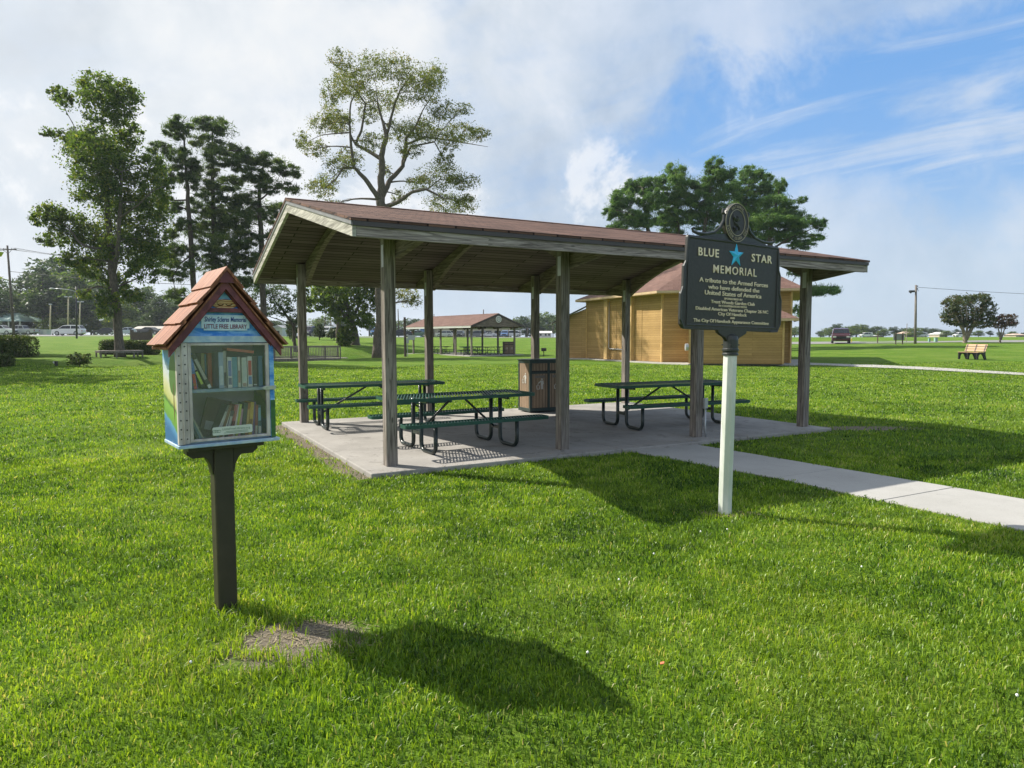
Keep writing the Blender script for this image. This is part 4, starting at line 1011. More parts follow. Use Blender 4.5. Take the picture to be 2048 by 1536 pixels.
b.lohi((-.22, -.2, .46), (.22, .2, .50)); b.lohi((-.22, -.2, .50), (-.19, .2, .74)); b.lohi((.19, -.2, .50), (.22, .2, .74)); b.lohi((-.19, .17, .50), (.19, .2, .74)); b.build('firebox', M['black'], t)
b = MB()
for k in range(9): b.beam((-.18+k*.045, -.2, .66), (-.18+k*.045, .17, .66), .012, .012)
b.build('grate', M['galv'], t)

# ------------------------------------------------------------------ foliage and trees
rng = np.random.default_rng(11)
def leaf_cloud(centres, radii, n, size, aspect, flat=.0, rn=rng, clump=9, tint_lo=.0, uf=.16, ):
    """leaves gathered in clumps inside ellipsoids; returns verts, quads, tint"""
    centres = np.asarray(centres, float); radii = np.asarray(radii, float)
    wgt = (radii.prod(1))**.62; wgt /= wgt.sum()
    V, T = [], []
    for c, r, wg in zip(centres, radii, wgt):
        m_ = max(8, int(n*wg)); k = max(6, int(clump*2.6*(r.mean()/np.median(radii.mean(1)))**1.3))
        d = rn.normal(size=(k, 3)); d /= np.linalg.norm(d, axis=1)[:, None]
        cc = c+d*r*rn.uniform(.25, 1.0, (k, 1))**.55*.95
        cr = rn.uniform(.13, .30, (k, 1))*(r if flat == 0 else r*np.array([1, 1, .75]))
        ct = rn.uniform(.12, .88, k)
        pick = rn.integers(0, k, m_)
        g = rn.normal(size=(m_, 3)); g = g/np.linalg.norm(g, axis=1)[:, None]*rn.uniform(.2, 1, (m_, 1))**.5
        Q = cc[pick]+g*cr[pick]
        uni = rn.random(m_) < uf; dd = rn.normal(size=(m_, 3)); dd /= np.linalg.norm(dd, axis=1)[:, None]
        Q[uni] = (c+dd*r*rn.uniform(.15, 1.32, (m_, 1))**.6)[uni]
        V.append(Q); T.append(np.clip(ct[pick]+rn.normal(0, .18, m_), tint_lo, 1))
    P = np.concatenate(V); T = np.concatenate(T); N = len(P)
    a = rn.normal(size=(N, 3)); 
    a /= np.linalg.norm(a, axis=1)[:, None]; b_ = rn.normal(size=(N, 3)); b_ = np.cross(a, b_); b_ /= np.linalg.norm(b_, axis=1)[:, None]
    s = size*rn.uniform(.6, 1.35, (N, 1)); q = aspect
    vs = np.stack([P-a*s, P+b_*s*q, P+a*s, P-b_*s*q], 1).reshape(-1, 3)
    return vs, np.arange(4*N).reshape(-1, 4), np.repeat(T, 4)
def curve_pts(a, c, bend, n, rn):
    a, c = Vector(a), Vector(c); L = (c-a).length
    o1 = Vector((rn.uniform(-1, 1), rn.uniform(-1, 1), rn.uniform(-.3, 1)))*L*bend
    return [a.lerp(c, k/n)+o1*math.sin(math.pi*k/n)*(1-.3*k/n) for k in range(n+1)]
def tree_px(name, label, cat, base_px, Y, limbs, blobs, leaf, bark, n, size, aspect=.55, spread=None, group=None, seed=1, clump=9, uf=.16, base_y=None, twig=.05, flat=0, bs=(1.08, 1.12)):
    """tree whose limbs and leaf masses were measured in the photo; built at depth Y with real thickness.
    limbs: lists of (px, py, radius_m, depth_offset_m); blobs: (px, py, rx, ry)"""
    g = G(base_px, Y); rn = random.Random(seed); nr = np.random.default_rng(seed)
    if base_y is not None: g = Vector((g.x, Y, g.z))
    t = thing(name, label, cat, g, 0, group)
    loc = lambda x, y, o=0: (lambda p: p-g)(atY(x, y, Y)+Vector((0, 0, 0)))+Vector((o*(x-1024)/FP*1.0, o, 0))
    sc = Y/FP; b = MB(); nodes = []
    for li, L in enumerate(limbs):
        pts = []
        for i, q in enumerate(L):
            p = loc(q[0], q[1], q[3] if len(q) > 3 else 0)
            if li == 0 and i == 0: p = Vector((p.x, p.y, -.25))
            pts.append((p, q[2]))
        P, rr = [], []
        for i in range(len(pts)-1):
            for k in range(4):
                s_ = k/4; P.append(pts[i][0].lerp(pts[i+1][0], s_)+Vector((rn.uniform(-1, 1), rn.uniform(-1, 1), 0))*pts[i][1]*.25*(0 if (i == 0 and k == 0) else 1)); rr.append(lerp(pts[i][1], pts[i+1][1], s_))
        P.append(pts[-1][0]); rr.append(pts[-1][1])
        if li == 0: rr[0] *= 1.5; rr[1] *= 1.12
        b.tube(P, rr, 9); nodes += list(zip(P, rr))
    xs_ = [q[0] for q in blobs]; xc = (min(xs_)+max(xs_))/2; hw_ = (max(xs_)-min(xs_))/2+1e-6; sp = spread if spread is not None else hw_*sc*.8
    cen, rad = [], []
    for i, q in enumerate(blobs):
        e = math.sqrt(max(.08, 1-((q[0]-xc)/hw_)**2)); o = rn.uniform(-1, 1)*sp*e*.8
        c = loc(q[0], q[1], o); cen.append(c); rx, ry = q[2]*sc*bs[0], q[3]*sc*bs[1]; rad.append((rx, max(rx, ry)*rn.uniform(.8, 1.15), ry))
        # a branch reaches each leaf mass
        low = [m_ for m_ in nodes if m_[0].z < c.z+.3] or nodes
        s = min(low, key=lambda m_: (m_[0]-c).length); r0 = min(s[1]*.6, twig+.012*(s[0]-c).length)
        pp = curve_pts(s[0], c, .10, 6, rn); b.tube(pp, [lerp(r0, .02, k/6) for k in range(7)], 6)
        for k in range(5):
            d = Vector((rn.uniform(-1, 1)*rx, rn.uniform(-1, 1)*rx, rn.uniform(-.8, 1)*ry))*.85
            b.tube(curve_pts(pp[rn.randint(3, 6)], c+d, .15, 4, rn), [.022, .018, .014, .010, .006], 4)
    b.build('trunk', bark, t, smooth=True)
    vs, qs, ti = leaf_cloud(cen, rad, n, size, aspect, flat, nr, clump, uf=uf)
    npmesh('crown', vs, qs, leaf, ti, t)
    return t
A_bl = [(195,190,38,26),(250,215,28,28),(215,235,42,32),(172,270,36,32),(215,290,50,32),(262,262,22,22),(190,330,52,36),(113,188,14,16),(96,260,15,10),(125,268,20,11),(133,215,12,20),(240,350,46,40),(300,330,30,28),(188,390,42,32),(250,420,58,42),(308,400,30,46),(78,437,18,14),(105,432,32,22),(140,452,36,30),(182,470,38,28),(108,475,28,14),(250,490,58,36),(302,482,33,38),(188,530,34,28),(150,520,30,18),(232,560,24,22),(290,540,35,24),(212,610,20,26),(262,592,24,16),(170,585,16,10),(155,350,16,16),(335,375,12,14)]
tree_px('broadleaf_tree', 'tall broadleaf tree rising through the octagonal wooden bench on the left lawn', 'tree', 240, 47,
        [[(240, 712, .30), (236, 640, .27), (230, 590, .25), (224, 540, .24), (219, 480, .19, .3), (214, 400, .15, .5), (216, 320, .10, .6), (205, 230, .05, .4)],
         [(226, 548, .16), (236, 500, .14, -.5), (240, 430, .11, -.8), (243, 350, .08, -1)],
         [(219, 500, .10), (190, 500, .09, -.8), (170, 497, .08, -1.2), (156, 488, .06, -1.2), (146, 472, .05, -1.2), (130, 455, .03, -1)],
         [(240, 440, .08, -.8), (275, 420, .06, -1.5), (305, 395, .04, -2)],
         [(231, 575, .07), (262, 560, .05, 1), (290, 545, .03, 1.6)],
         [(176, 300, .03, .4), (140, 235, .025, .2), (115, 190, .015, 0)]],
        A_bl, M['leafA'], M['bark'], 78000, .082, .6, 2.6, seed=3, clump=12, uf=.30)
pl1 = [(365,250,24,11),(350,268,22,13),(320,300,24,13),(362,318,26,20),(330,345,26,20),(378,360,24,16),(318,400,22,10),(345,410,24,12),(390,330,14,12),(342,500,30,16),(355,540,32,20),(330,520,20,12),(372,450,24,12),(355,590,24,14),(340,465,18,10)]
tree_px('pine_tree', 'slender leaning pine just right of the tall broadleaf tree', 'tree', 392, 58,
        [[(392, 690, .26), (389, 600, .24), (384, 520, .22), (379, 440, .18), (373, 360, .13), (366, 255, .05)], [(383, 510, .07), (360, 530, .05, -1), (345, 560, .03, -1.5), (352, 590, .02, -1.5)]],
        pl1, M['pine'], M['bark2'], 26000, .22, .12, 1.6, 'pines left of the near shelter', 5, 8, flat=1, bs=(1.1, 1.25))
pl2 = [(425,245,30,9),(400,252,18,9),(440,262,30,10),(415,290,32,14),(462,292,30,9),(490,300,14,6),(440,322,34,14),(408,345,28,14),(455,362,36,12),(425,385,34,14),(400,410,28,12),(450,410,36,16),(430,440,40,16),(462,450,30,14),(405,465,30,16),(450,490,40,20),(415,510,34,18),(440,540,36,18),(480,335,20,9),(472,520,24,14)]
tree_px('pine_tree', 'tallest straight pine in the clump behind the little library', 'tree', 428, 60,
        [[(430, 690, .30), (429, 600, .28), (428, 520, .25), (427, 420, .20), (425, 330, .13), (424, 245, .04)]],
        pl2, M['pine'], M['bark2'], 42000, .22, .12, 1.8, 'pines left of the near shelter', 6, 8, flat=1, bs=(1.12, 1.3))
pl3 = [(500,325,26,9),(540,322,30,10),(572,342,26,9),(515,355,32,12),(588,382,14,8),(550,378,34,11),(498,398,32,14),(535,425,32,14),(488,440,34,16),(500,480,36,16),(520,520,34,16),(480,520,24,14),(545,465,16,9),(505,560,30,16),(560,410,18,8),(590,350,10,6)]
tree_px('pine_tree', 'broad topped pine at the right of the clump beside the shelter roof', 'tree', 528, 60,
        [[(530, 690, .28), (528, 600, .26), (524, 520, .24), (520, 430, .19), (518, 360, .12), (530, 322, .05)], [(520, 400, .08), (545, 385, .05, -1), (580, 380, .02, -1.5)]],
        pl3, M['pine'], M['bark2'], 34000, .22, .12, 1.8, 'pines left of the near shelter', 7, 8, flat=1, bs=(1.12, 1.3))
tree_px('small_tree', 'dark fine twigged tree between the library roof and the shelter post', 'tree', 590, 66,
        [[(592, 690, .16), (586, 650, .14), (566, 620, .10), (548, 600, .06)], [(588, 660, .09), (598, 620, .06), (604, 585, .03)], [(586, 650, .08), (560, 640, .05), (535, 632, .03)]],
        [(560,590,28,20),(540,620,26,14),(602,600,16,26),(518,590,28,18),(575,625,22,12),(600,640,12,12),(535,570,30,16),(562,608,24,12)], M['farleaf'], M['bark2'], 6500, .09, .5, 2, None, 8, 9)
D_bl = [(680,130,24,18),(660,180,18,30),(700,150,36,24),(740,140,42,24),(790,150,34,24),(840,150,38,26),(868,182,24,26),(760,180,46,22),(700,192,34,22),(830,200,42,22),(606,275,16,18),(632,300,24,18),(640,262,24,18),(668,250,28,20),(682,230,28,20),(700,312,24,18),(685,335,34,18),(655,352,22,16),(642,385,28,18),(668,402,18,9),(742,300,28,16),(790,240,28,20),(840,240,42,22),(882,240,30,20),(850,268,44,13),(925,255,36,18),(958,272,22,11),(900,298,28,16),(820,305,26,14),(890,330,18,20),(925,232,20,10),(840,362,28,16),(880,366,42,24),(930,370,32,14),(898,400,48,18),(930,415,24,16),(800,388,18,14),(812,590,26,20),(832,606,12,12),(735,215,22,16),(768,330,14,16)]
tree_px('oak_tree', 'tall sparse spreading tree seen above the near shelter roof', 'tree', 759, 57,
        [[(759, 716, .48), (762, 620, .44), (763, 500, .41), (763, 421, .40), (762, 397, .36), (763, 355, .28), (764, 313, .24), (773, 268, .18, .5), (764, 230, .10, .9), (757, 208, .08, 1), (754, 185, .04, 1)],
         [(764, 405, .24), (757, 398, .22, -.2), (731, 362, .18, -.8), (708, 342, .13, -1.2), (701, 293, .10, -1.6), (699, 251, .08, -1.6), (702, 219, .06, -1.8), (718, 194, .03, -2)],
         [(763, 318, .18, 0), (733, 295, .14, .8), (711, 280, .12, 1.2), (723, 251, .10, 1.4), (731, 194, .08, 1.6), (708, 159, .05, 1.8), (679, 135, .02, 2)],
         [(712, 283, .09, 1.1), (699, 258, .07, 1), (671, 261, .05, .8), (642, 266, .03, .6), (615, 280, .015, .4)],
         [(708, 342, .10, -1.1), (686, 346, .08, -1.8), (674, 367, .06, -2), (649, 389, .03, -2.2)],
         [(765, 392, .24), (783, 352, .20, .8), (805, 325, .17, 1.2), (812, 288, .15, 1.2), (812, 268, .13, 1.2), (830, 248, .09, 1), (845, 215, .05, .8), (868, 180, .03, .6)],
         [(814, 280, .10, 1.2), (850, 261, .09, 1.8), (887, 263, .07, 2.2), (931, 268, .04, 2.6), (976, 273, .015, 3)],
         [(773, 268, .12, .5), (790, 209, .09, -.3), (800, 189, .07, -.8), (827, 154, .03, -1)],
         [(766, 415, .20), (798, 409, .16, -1.2), (822, 394, .13, -1.8), (852, 391, .10, -2.4), (889, 412, .05, -3)],
         [(806, 322, .09, 1.2), (822, 293, .08, 0), (869, 288, .06, -.6), (882, 313, .04, -.8), (889, 333, .02, -1)],
         [(855, 391, .05, -2.4), (880, 375, .04, -2.8), (915, 375, .02, -3)]],
        D_bl, M['leafD'], M['bark'], 62000, .070, .5, 4.2, None, 9, 16, uf=.32)
tree_px('oak_tree', 'leafy green tree framed by the left front posts of the shelter', 'tree', 711, 79,
        [[(711, 690, .48), (708, 660, .42), (700, 635, .34), (690, 600, .22), (680, 560, .12)], [(706, 650, .26), (672, 612, .18, -1), (640, 595, .10, -2)], [(704, 640, .22), (722, 600, .14, 1), (735, 560, .08, 1.5)]],
        [(640,590,38,20),(690,590,42,22),(735,600,32,26),(680,628,28,18),(722,640,28,16),(702,665,16,16),(658,612,24,13),(620,610,20,14),(690,545,60,26),(735,540,50,26),(640,550,40,24),(700,505,55,24),(755,575,26,20),(692,682,10,16),(715,622,22,14)], M['leafE'], M['bark'], 22000, .15, .6, 4, None, 10, 11)
tree_px('oak_tree', 'second leafy trunk behind the footbridge, left of the bright tree', 'tree', 679, 88,
        [[(679, 684, .40), (678, 655, .36), (676, 620, .26), (670, 570, .14)]],
        [(672,600,26,18),(650,575,26,18),(690,570,30,20),(664,548,30,18),(660,625,14,9)], M['leafE'], M['bark2'], 6000, .15, .6, 3, None, 13, 9)
for px, py, rx, ry, Y, lb in ((639, 662, 12, 12, 100, 'round dark evergreen bush behind the footbridge'), (668, 666, 15, 10, 98, 'loose green bush left of the oak trunk'), (585, 655, 10, 22, 90, 'narrow dark shrub left of the shelter corner post'), (688, 672, 13, 20, 77, 'leafy vine growing up beside the bright tree trunk')):
    tree_px('bush', lb, 'bush', px, Y, [[(px, py+ry, .08), (px, py, .05)]], [(px, py, rx, ry), (px-rx*.5, py+ry*.45, rx*.6, ry*.5), (px+rx*.5, py+ry*.5, rx*.6, ry*.5), (px, py-ry*.5, rx*.6, ry*.5)], M['hedge'] if Y != 77 else M['leafE'], M['bark2'], 2600, .12, .6, .6, None, int(px), 6)
# pines behind the wooden building
HP = [('leftmost wide pine behind the wooden building', 1298, 72, [(1225,425,18,11),(1243,400,26,15),(1265,370,22,13),(1290,368,22,14),(1262,438,28,14),(1235,460,20,9),(1302,400,26,16),(1290,440,24,12),(1225,470,14,8),(1275,470,26,10)], [[(1300, 690, .30), (1299, 600, .28), (1298, 480, .22), (1292, 430, .15), (1285, 375, .06)], [(1298, 450, .08), (1260, 430, .05, -1), (1232, 425, .03, -1.5)]]),
      ('second pine from the left behind the wooden building, with a rounded crown', 1356, 75, [(1350,345,22,14),(1342,372,32,15),(1370,370,24,14),(1330,405,32,14),(1368,400,28,13),(1360,432,38,12),(1330,440,28,12),(1345,465,30,12)], [[(1357, 690, .32), (1356, 600, .30), (1356, 480, .24), (1354, 420, .16), (1352, 345, .06)]]),
      ('tallest pine in the middle of the group behind the wooden building', 1408, 73, [(1430,333,18,11),(1436,352,30,11),(1408,368,28,12),(1440,384,36,15),(1452,350,20,10),(1400,402,28,14),(1425,420,34,14),(1395,440,24,12),(1450,440,30,14),(1420,465,28,10)], [[(1405, 690, .32), (1405, 600, .30), (1406, 480, .24), (1414, 420, .16), (1428, 335, .05)]]),
      ('pine right behind the round top of the memorial marker', 1482, 76, [(1500,348,26,10),(1530,354,18,9),(1480,370,32,12),(1540,384,26,13),(1500,398,38,16),(1480,430,34,16),(1520,440,32,14),(1500,470,34,12)], [[(1480, 690, .32), (1481, 600, .30), (1482, 480, .25), (1488, 420, .16), (1502, 350, .05)]]),
      ('rightmost pine behind the wooden building with long drooping limbs', 1540, 71, [(1560,370,13,9),(1552,408,32,12),(1602,405,10,5),(1580,430,28,12),(1545,440,46,14),(1602,450,32,9),(1640,455,14,9),(1560,470,46,10),(1605,492,26,7),(1632,470,18,6),(1600,545,22,10),(1625,540,18,8),(1642,582,34,8),(1670,580,12,5),(1596,620,10,9),(1560,510,34,10),(1590,592,16,8)], [[(1535, 690, .34), (1538, 600, .32), (1540, 480, .26), (1548, 430, .16), (1560, 370, .05)], [(1542, 500, .12), (1580, 478, .08, -1), (1625, 462, .04, -1.5)], [(1540, 560, .10), (1590, 585, .07, -1), (1640, 584, .04, -1.5)]])]
for i, (lb, px, Y, bl_, lm_) in enumerate(HP):
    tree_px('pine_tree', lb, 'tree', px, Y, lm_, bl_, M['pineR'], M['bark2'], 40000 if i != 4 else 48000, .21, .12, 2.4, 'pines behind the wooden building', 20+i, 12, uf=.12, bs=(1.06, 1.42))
# crape myrtles on the right
tree_px('crape_myrtle', 'rounded many stemmed crape myrtle on the right lawn', 'tree', 1931, 78,
        [[(1931, 687, .22), (1930, 668, .20), (1915, 640, .10), (1903, 615, .05)], [(1932, 676, .14), (1935, 650, .10), (1932, 610, .05)], [(1933, 680, .14), (1948, 652, .10), (1968, 620, .05)], [(1929, 680, .12), (1925, 650, .08), (1922, 620, .05)], [(1933, 680, .12), (1943, 650, .08), (1952, 615, .05)]],
        [(1910,608,22,15),(1930,599,24,12),(1960,600,20,12),(1975,620,16,14),(1899,630,16,12),(1935,628,34,17),(1975,640,13,10),(1905,645,18,6),(1950,648,28,8),(1890,640,8,4),(1922,645,16,6)], M['myrtle'], M['bark3'], 16000, .10, .5, 2.4, None, 31, 13)
tree_px('crape_myrtle', 'smaller reddish crape myrtle right of the rounded one', 'tree', 2001, 79,
        [[(2001, 688, .10), (2000, 670, .08), (1994, 650, .05)], [(2002, 680, .08), (2010, 655, .05), (2018, 640, .03)], [(2001, 676, .06), (2004, 650, .04)]],
        [(1998,642,14,9),(2015,636,16,8),(2006,650,20,7),(2026,644,10,6),(1990,636,8,5)], M['myrtle2'], M['bark3'], 3200, .09, .5, 1.2, None, 32, 11)

# generic far trees: a few prototypes, copied
def far_tree(h, w_, kind, seed, leaf, n=5200, size=.34):
    rn = random.Random(seed); nr = np.random.default_rng(seed)
    t = thing('pine_tree' if kind == 'pine' else 'broadleaf_tree', 'x', 'tree'); b = MB()
    b.tube([(0, 0, -.5), (rn.uniform(-.2, .2), 0, h*.4), (rn.uniform(-.4, .4), 0, h*.92)], [h*.018, h*.014, .05], 7)
    cen, rad = [], []
    k = 11 if kind == 'pine' else 12
    for i in range(k):
        if kind == 'pine':
            z = h*lerp(.34, .93, i/(k-1)); ww = w_*.5*(1-.65*((i/(k-1))-.35)**2*2.2); a = rn.uniform(0, 6.28); d = ww*rn.uniform(.2, .75)
            cen.append((d*math.cos(a), d*math.sin(a), z)); rad.append((ww*.75, ww*.75, h*.085))
        else:
            z = h*lerp(.16, .84, rn.random()); ww = w_*.5*math.sqrt(max(.1, 1-((z/h-.58)/.45)**2)); a = rn.uniform(0, 6.28); d = ww*rn.uniform(.1, .8)
            cen.append((d*math.cos(a), d*math.sin(a), z)); rad.append((w_*.33, w_*.33, h*.17))
        b.tube(curve_pts((0, 0, cen[-1][2]-h*.06), cen[-1], .1, 3, rn), [.12, .09, .06, .03], 4)
    b.build('trunk', M['bark2'], t); vs, qs, ti = leaf_cloud(cen, rad, n, size, .5, 0, nr, 8, uf=.35)
    npmesh('crown', vs, qs, leaf, ti, t); return t
PR = [far_tree(20, 8, 'pine', 1, M['farleaf']), far_tree(20, 10, 'broad', 2, M['farleaf'], 6500, .40), far_tree(20, 7.5, 'pine', 3, M['pine'], 5200, .32), far_tree(20, 11, 'broad', 4, M['leafA'], 6500, .38), far_tree(20, 9, 'pine', 5, M['farleaf'])]
used = set()
def put_tree(k, px, ytop, Y, label, group, wmul=1.0):
    g = G(px, Y); htop = atY(px, ytop, Y).z-g.z; s = htop/20
    if k in used: t = dup(PR[k])
    else: t = PR[k]; used.add(k)
    t.location = g; t.rotation_euler.z = rng.uniform(0, 6.28); t.scale = (s*wmul, s*wmul, s); t['label'] = label; t['group'] = group; return t
ordn = ['leftmost', 'second', 'third', 'fourth', 'fifth', 'sixth', 'seventh', 'eighth', 'ninth', 'tenth', 'eleventh', 'twelfth', 'thirteenth', 'fourteenth', 'fifteenth', 'sixteenth', 'seventeenth', 'eighteenth', 'nineteenth', 'twentieth', 'twenty first', 'twenty second', 'twenty third', 'twenty fourth', 'twenty fifth', 'twenty sixth', 'twenty seventh', 'twenty eighth', 'twenty ninth', 'thirtieth']
LT_ = [(-60,560),(-20,540),(10,575),(38,585),(62,545),(92,532),(118,538),(143,508),(166,535),(192,552),(216,556),(243,590),(268,575),(296,570),(322,590),(348,600),(372,585),(400,600),(430,590),(462,585),(495,590)]
for i, (px, yt) in enumerate(LT_):
    put_tree([0, 3, 1, 2, 4][i % 5], px, yt, 165+12*math.sin(i*2.1), '%s tall tree from the left in the dark wood across the highway' % ordn[i], 'trees of the wood across the highway', 1.6)
LB_ = [(15,635),(75,640),(108,632),(150,636),(185,628),(208,640),(236,632),(282,640),(310,632),(338,640),(365,630),(395,636),(440,630),(470,640),(505,636),(535,640)]
for i, (px, yt) in enumerate(LB_):
    put_tree([3, 1][i % 2], px, yt, 152+6*math.sin(i*1.7), '%s low bushy tree from the left along the front edge of the dark wood' % ordn[i], 'low trees in front of the wood across the highway', 2.6)
CT_ = [(560,640),(600,642),(640,630),(690,636),(740,630),(790,638),(830,636),(862,632),(900,640),(940,634),(985,640),(1022,636),(1052,630),(1078,632),(1100,622),(1128,630),(1150,640),(1185,636),(1225,640),(1270,640),(1310,640)]
for i, (px, yt) in enumerate(CT_):
    put_tree([1, 0, 3][i % 3], px, yt, 262+22*math.sin(i*1.9), '%s tree from the left in the distant treeline behind the shops' % ordn[i], 'distant treeline behind the shops', 2.3)
RT_ = [(1565,660),(1588,652),(1612,664),(1640,661),(1657,655),(1674,647),(1692,652),(1711,647),(1728,651),(1746,652),(1765,657),(1786,653),(1806,655),(1826,654),(1848,655),(1868,656),(1890,660),(1911,658),(1932,662),(1955,660),(1978,661),(2000,664),(2022,662),(2044,665),(2070,662),(2100,664)]
for i, (px, yt) in enumerate(RT_):
    put_tree([1, 3, 0][i % 3], px, yt, 300+18*math.sin(i*2.3), '%s tree from the left in the hazy treeline at the right horizon' % ordn[i], 'hazy treeline at the right horizon', 2.9)
# two trees just outside the left edge whose shade falls over the lawn
for k, x, y, h, lb in ((1, -34, 33.5, 16, 'broadleaf tree nearest the camera outside the left edge'), (3, -38.5, 41, 17, 'broadleaf tree outside the left edge shading the left lawn'), (2, -47.5, 54, 18, 'pine outside the left edge shading the lawn by the hedges')):
    t = dup(PR[k]); t.location = (x, y, H(x, y)); t.scale = (h/20,)*3; t['label'] = lb; t['group'] = 'trees beyond the left edge'

# ------------------------------------------------------------------ hedges, shrubs, octagonal bench, garden light
M['hedge'] = foliage('hedge_leaf', (.030, .055, .012), (.095, .135, .032), (.19, .19, .07), .35)
def hedge(name, label, px0, px1, Y, h, d, n=9000, size=.05, mat='hedge', lobes=9, seed=1, group=None):
    g0, g1 = G(px0, Y), G(px1, Y); mid = (g0+g1)/2; L = (g1-g0).length; mid.z = H(mid.x, mid.y)
    t = thing(name, label, 'hedge' if 'hedge' in name else 'shrub', mid, 0, group); nr = np.random.default_rng(seed)
    cen = [(lerp(-L/2+d*.4, L/2-d*.4, (i+.5)/lobes)+nr.uniform(-.1, .1), nr.uniform(-.1, .1), h*.5) for i in range(lobes)]
    rad = [(L/lobes*.95, d*.5, h*.55*nr.uniform(.86, 1.12)) for _ in range(lobes)]
    P = []; 
    for c, r in zip(cen, rad):
        m_ = n//lobes; q = nr.uniform(-1, 1, (m_, 3)); q /= np.maximum(np.abs(q).max(1), .001)[:, None]**.75; q = q/np.linalg.norm(q, ord=4, axis=1)[:, None]*nr.uniform(.78, 1.04, (m_, 1)); P.append(np.array(c)+q*np.array(r))
    P = np.concatenate(P); P = P[P[:, 2] > .0]; N = len(P)
    a = nr.normal(size=(N, 3)); a /= np.linalg.norm(a, axis=1)[:, None]; b_ = np.cross(a, nr.normal(size=(N, 3))); b_ /= np.linalg.norm(b_, axis=1)[:, None]
    s = size*nr.uniform(.7, 1.3, (N, 1)); vs = np.stack([P-a*s, P+b_*s*.6, P+a*s, P-b_*s*.6], 1).reshape(-1, 3)
    npmesh('foliage', vs, np.arange(4*N).reshape(-1, 4), M[mat], np.repeat(nr.uniform(0, 1, N), 4), t)
    b = MB()
    for c, r in zip(cen, rad): b.tube([(c[0], c[1], 0), (c[0]+.1, c[1], h*.6)], [.05, .02], 5); b.tube([(c[0]-r[0]*.4, c[1], .05), (c[0]-r[0]*.5, c[1], h*.55)], [.04, .015], 5)
    b.build('stem', M['bark2'], t); return t
hedge('hedge', 'large clipped dark hedge at the left edge of the lawn', -60, 76, 45, 1.32, 1.7, 16000, .055, seed=2)
hedge('hedge', 'nearer clipped hedge cut by the left edge in front of the larger one', -70, 26, 41, 1.05, 1.3, 9000, .055, seed=3)
hedge('hedge', 'lowest dark hedge nearest the camera at the left edge', -60, 24, 34.2, .62, 1.0, 8000, .045, seed=4)
hedge('hedge', 'long clipped hedge behind the octagonal wooden bench', 196, 322, 51, 1.0, 1.0, 17000, .055, seed=5, lobes=12)
tree_px('shrub', 'small loose shrub alone on the left lawn', 'shrub', 159, 35, [[(159, 728, .03), (159, 720, .02)], [(157, 727, .02), (147, 714, .01)], [(161, 727, .02), (171, 713, .01)]],
        [(147,719,10,8),(159,714,10,7),(171,717,11,8),(150,724,14,6),(168,724,14,6),(160,722,18,7),(140,713,5,5),(178,710,5,4),(154,708,5,4)], M['hedge'], M['bark2'], 1500, .055, .45, .3, None, 77, 8, twig=.012)
g = G(240, 47); t = thing('octagonal_bench', 'octagonal grey wooden bench around the tall broadleaf tree', 'bench', g)
b = MB(); n = 8; ro, ri = 1.48, .95
for k in range(n):
    a0, a1 = R(22.5+45*k), R(67.5+45*k)
    b.prism([(ri*math.cos(a0), ri*math.sin(a0)), (ro*math.cos(a0), ro*math.sin(a0)), (ro*math.cos(a1), ro*math.sin(a1)), (ri*math.cos(a1), ri*math.sin(a1))], (0, 0, .40+.002*(k % 2)), (1, 0, 0), (0, 1, 0), (0, 0, .05))
b.build('seat', M['fascia'], t)
b = MB()
for k in range(n):
    a0, a1 = R(22.5+45*k), R(67.5+45*k); b.beam(((ro-.05)*math.cos(a0), (ro-.05)*math.sin(a0), .35), ((ro-.05)*math.cos(a1), (ro-.05)*math.sin(a1), .35), .04, .10)
b.build('apron', M['post'], t)
for k in range(n):
    a = R(22.5+45*k); b = MB(); b.box(((ro-.09)*math.cos(a), (ro-.09)*math.sin(a), .18), (.09, .09, .42), a); b.build('leg', M['post'], t)
g = G(111, 35.8); t = thing('garden_light', 'short black garden light with a pale lens on the left lawn', 'garden light', g)
b = MB(); b.lohi((-.02, -.06, 0), (.10, .06, .28)); b.build('housing', M['black'], t, bevel=.01)
b = MB(); b.tube([(-.08, -.02, .20), (-.02, -.02, .22)], [.06, .05], 12); b.build('lens', M['lamp'], t)

# ------------------------------------------------------------------ brown sign wall, buildings far left, carport
def block(name, label, cat, px0, px1, ytop, Y, dep, mat, th=0, sink=.4):
    g0, g1 = G(px0, Y), G(px1, Y); zt = atY(px0, ytop, Y).z; mid = (g0+g1)/2; z = min(g0.z, g1.z)
    t = thing(name, label, cat, (mid.x, mid.y, z)); L = (g1-g0).length
    return t, L, zt-z
M['brick'] = brick('brown_brick', (.085, .055, .045), (.12, .075, .055), (.16, .14, .12), .22, .075, .010)
t, L, h = block('monument_wall', 'low brown brick sign wall with swept ends beyond the long hedge', 'wall', 264, 306, 660, 92, .5, None)
prof = [(-L/2, -.3), (L/2, -.3), (L/2, h), (L/2-.12, h+.05), (L/2-.25, h), (L/2-.35, h-.25), (L/2-.7, h-.34), (-L/2+.7, h-.34), (-L/2+.35, h-.25), (-L/2+.25, h), (-L/2+.12, h+.05), (-L/2, h)]
b = MB(); b.prism(prof, (0, -.2, 0), (1, 0, 0), (0, 0, 1), (0, .4, 0)); b.build('wall_body', M['brick'], t)
b = MB(); b.prism([(x*1.02, z+.05) for x, z in prof[3:-1]]+[(x*1.02, z-.03) for x, z in reversed(prof[3:-1])], (0, -.24, 0), (1, 0, 0), (0, 0, 1), (0, .48, 0)); b.build('coping', M['drip'], t)
M['greenroof'] = paint('pale_green_metal_roof', (.28, .40, .36), .1, 1.5, rough=.4)
